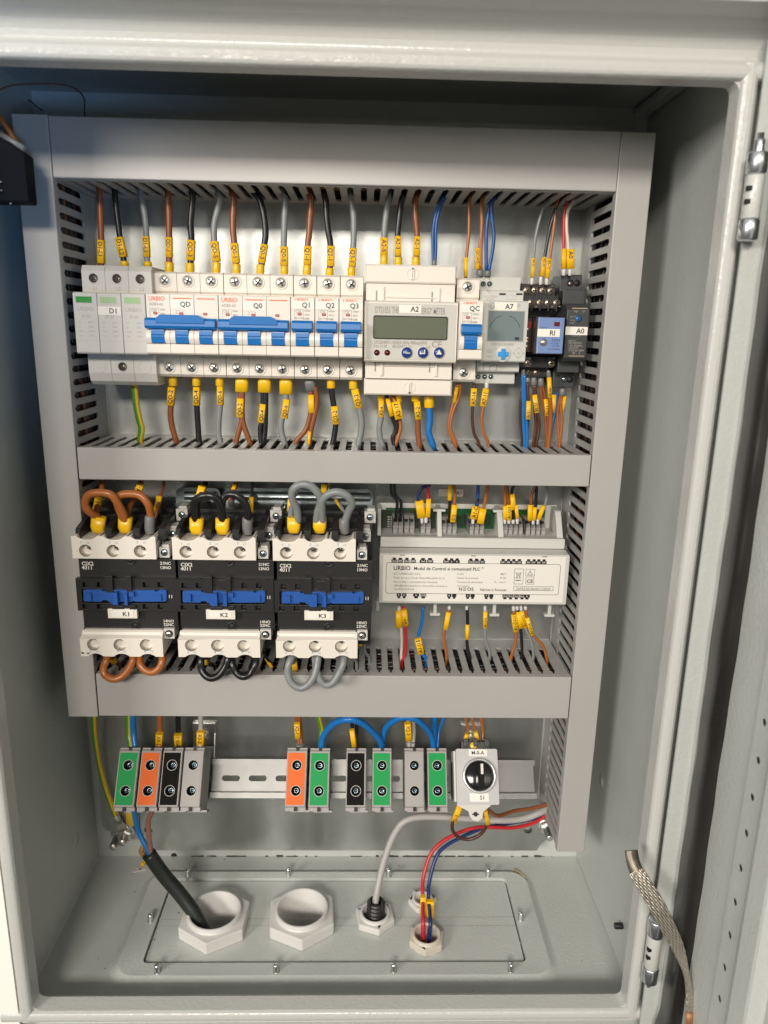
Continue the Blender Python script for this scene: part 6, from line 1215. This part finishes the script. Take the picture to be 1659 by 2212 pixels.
b.build('seam_gap', cab)
# ================================================================== LEFT SIDE: black device with its wires
pts_ = [(-40, 800), (25, 838), (160, 910), (320, 1027), (360, 1480), (-40, 1474)]
yF = -104; P2 = [at('CT', a, c, yF) for a, c in pts_]
root = thing('black_controller', P2[1], 'black plastic device on the left wall, cut off by the photo edge', 'control unit')
b = MB(); b.prism([(-261, P2[0].z+14)]+[(p.x, p.z) for p in P2[1:5]]+[(-261, P2[4].z)], yF-14, yF, mat('matt_black', (.006, .008, .012), .6, spec=.08), 'y'); b.build('housing', root, bev=1.2)
b = MB(); b.tube([at('CT', -20, 785, yF-6), at('CT', 110, 865, yF-6), at('CT', 232, 940, yF-6)], 2.2, mat('grey_cable_dull', (.2, .22, .22), .4), 10); b.build('edge_strip', root)
b = MB()
for a, c in ((8, 1250), (100, 1455), (12, 1330)): p = at('CT', a, c, yF-16.3); b.lathe(p, [(.6, 0), (.5, .3), (0.01, .4)], ZINC, n=8)
b.build('label_glint', root)
GD = 'thin loose wires in the dark upper left corner'
for lab, col, P in (('orange wire rising behind the black device at the left edge', 'orange', [at('CT', -30, 600, -110), at('CT', 20, 680, -110), at('CT', 90, 770, -108), at('CT', 150, 880, -106)]),
                    ('thin brown wire arching over the upper left of the back wall', 'dbrown', [at('CT', -40, 390, -125), at('CT', 120, 335, -118), at('CT', 330, 322, -110), at('CT', 600, 330, -100), at('CT', 735, 380, -88), at('CT', 800, 470, -70), at('CT', 800, 560, -50), at('CT', 800, 680, -30)]),
                    ('dark wire curling down behind the top left duct corner', 'black', [at('CT', 270, 470, 0), at('CT', 380, 560, 5), at('CT', 500, 620, 5), at('CT', 640, 650, 5)])):
    b = MB(); b.tube(spline(P, 7), .5 if col != 'orange' else 1.8, WM[col], 10); tag(b.build('wire', loc=P[0]), lab, 'wire', GD)
# ================================================================== EARTH BRAID on the right
cen = [('C4', 617, 762, -196, 104, 0), ('C4', 632, 850, -200, 108, 5), ('C4', 672, 950, -205, 112, 0), ('C4', 745, 1070, -210, 118, 0), ('C4', 838, 1230, -216, 118, -5), ('C4', 918, 1390, -220, 108, -10), ('C4', 972, 1500, -222, 88, -25), ('C4', 1012, 1610, -224, 58, -45), ('C4', 1042, 1720, -226, 32, -60), ('C4', 1062, 1840, -228, 44, -45), ('C4', 1070, 1940, -230, 58, -30), ('C4', 1070, 2020, -231, 62, -25)]
CP = [at(c[0], c[1], c[2], c[3]) for c in cen]; CW = [mmw('C4', c[4], p)*1.0 for c, p in zip(cen, CP)]
SP = spline(CP, 12); SW = spline([Vector((w_, 0, 0)) for w_ in CW], 12)
root = thing('earth_braid', CP[-1], 'flat braided copper earth strap hanging from the open door', 'earth strap')
b = MB(); nS = 10; BRD = mat('tinned_braid', (.52, .475, .41), .42, metal=.85, noise=.2, nscale=400)
frs = []
for i_, p in enumerate(SP):
    t_ = (SP[min(i_+1, len(SP)-1)]-SP[max(i_-1, 0)]).normalized(); s_ = t_.cross(Vector((0, 1, 0))).normalized(); frs.append((p, t_, s_, t_.cross(s_), SW[i_].x))
for j in range(nS):
    for ph_ in (0, math.pi):
        pt_ = []
        for i_ in range(20+(j*5+int(ph_))%5, len(frs)):
            p, t_, s_, n_, w_ = frs[i_]; u_ = (j-(nS-1)/2)/nS*1.0*w_*.98; wob = math.sin(i_*.5+ph_+j*1.1)
            pt_.append(p+s_*(u_+wob*w_/nS*.30)+n_*(math.cos(i_*.5+ph_+j*1.1)*.45-.4))
        b.tube(pt_, .78, BRD, 6)
b.build('braid', root)
b = MB(); hw = [frs[i_] for i_ in range(0, len(frs)-2)]; vv = []
for p, t_, s_, n_, w_ in hw: vv += [p-s_*w_*.47-n_*.5, p+s_*w_*.47-n_*.5, p+s_*w_*.47+n_*.5, p-s_*w_*.47+n_*.5]
b.add(vv, [(4*i_+k_, 4*i_+(k_+1)%4, 4*i_+4+(k_+1)%4, 4*i_+4+k_) for i_ in range(len(hw)-1) for k_ in range(4)]+[(0, 1, 2, 3)], mat('soldered_end', (.16, .14, .11), .4, metal=.6, noise=.4, nscale=200), True); b.build('soldered_end', root)
p, t_, s_, n_, w_ = frs[-1]; b = MB(); b.tube([p-t_*3, p+t_*6, p+t_*24], w_*.62, mat('copper_brown', (.28, .13, .05), .45, metal=.3), 14, flat=.4); b.build('copper_lug', root)
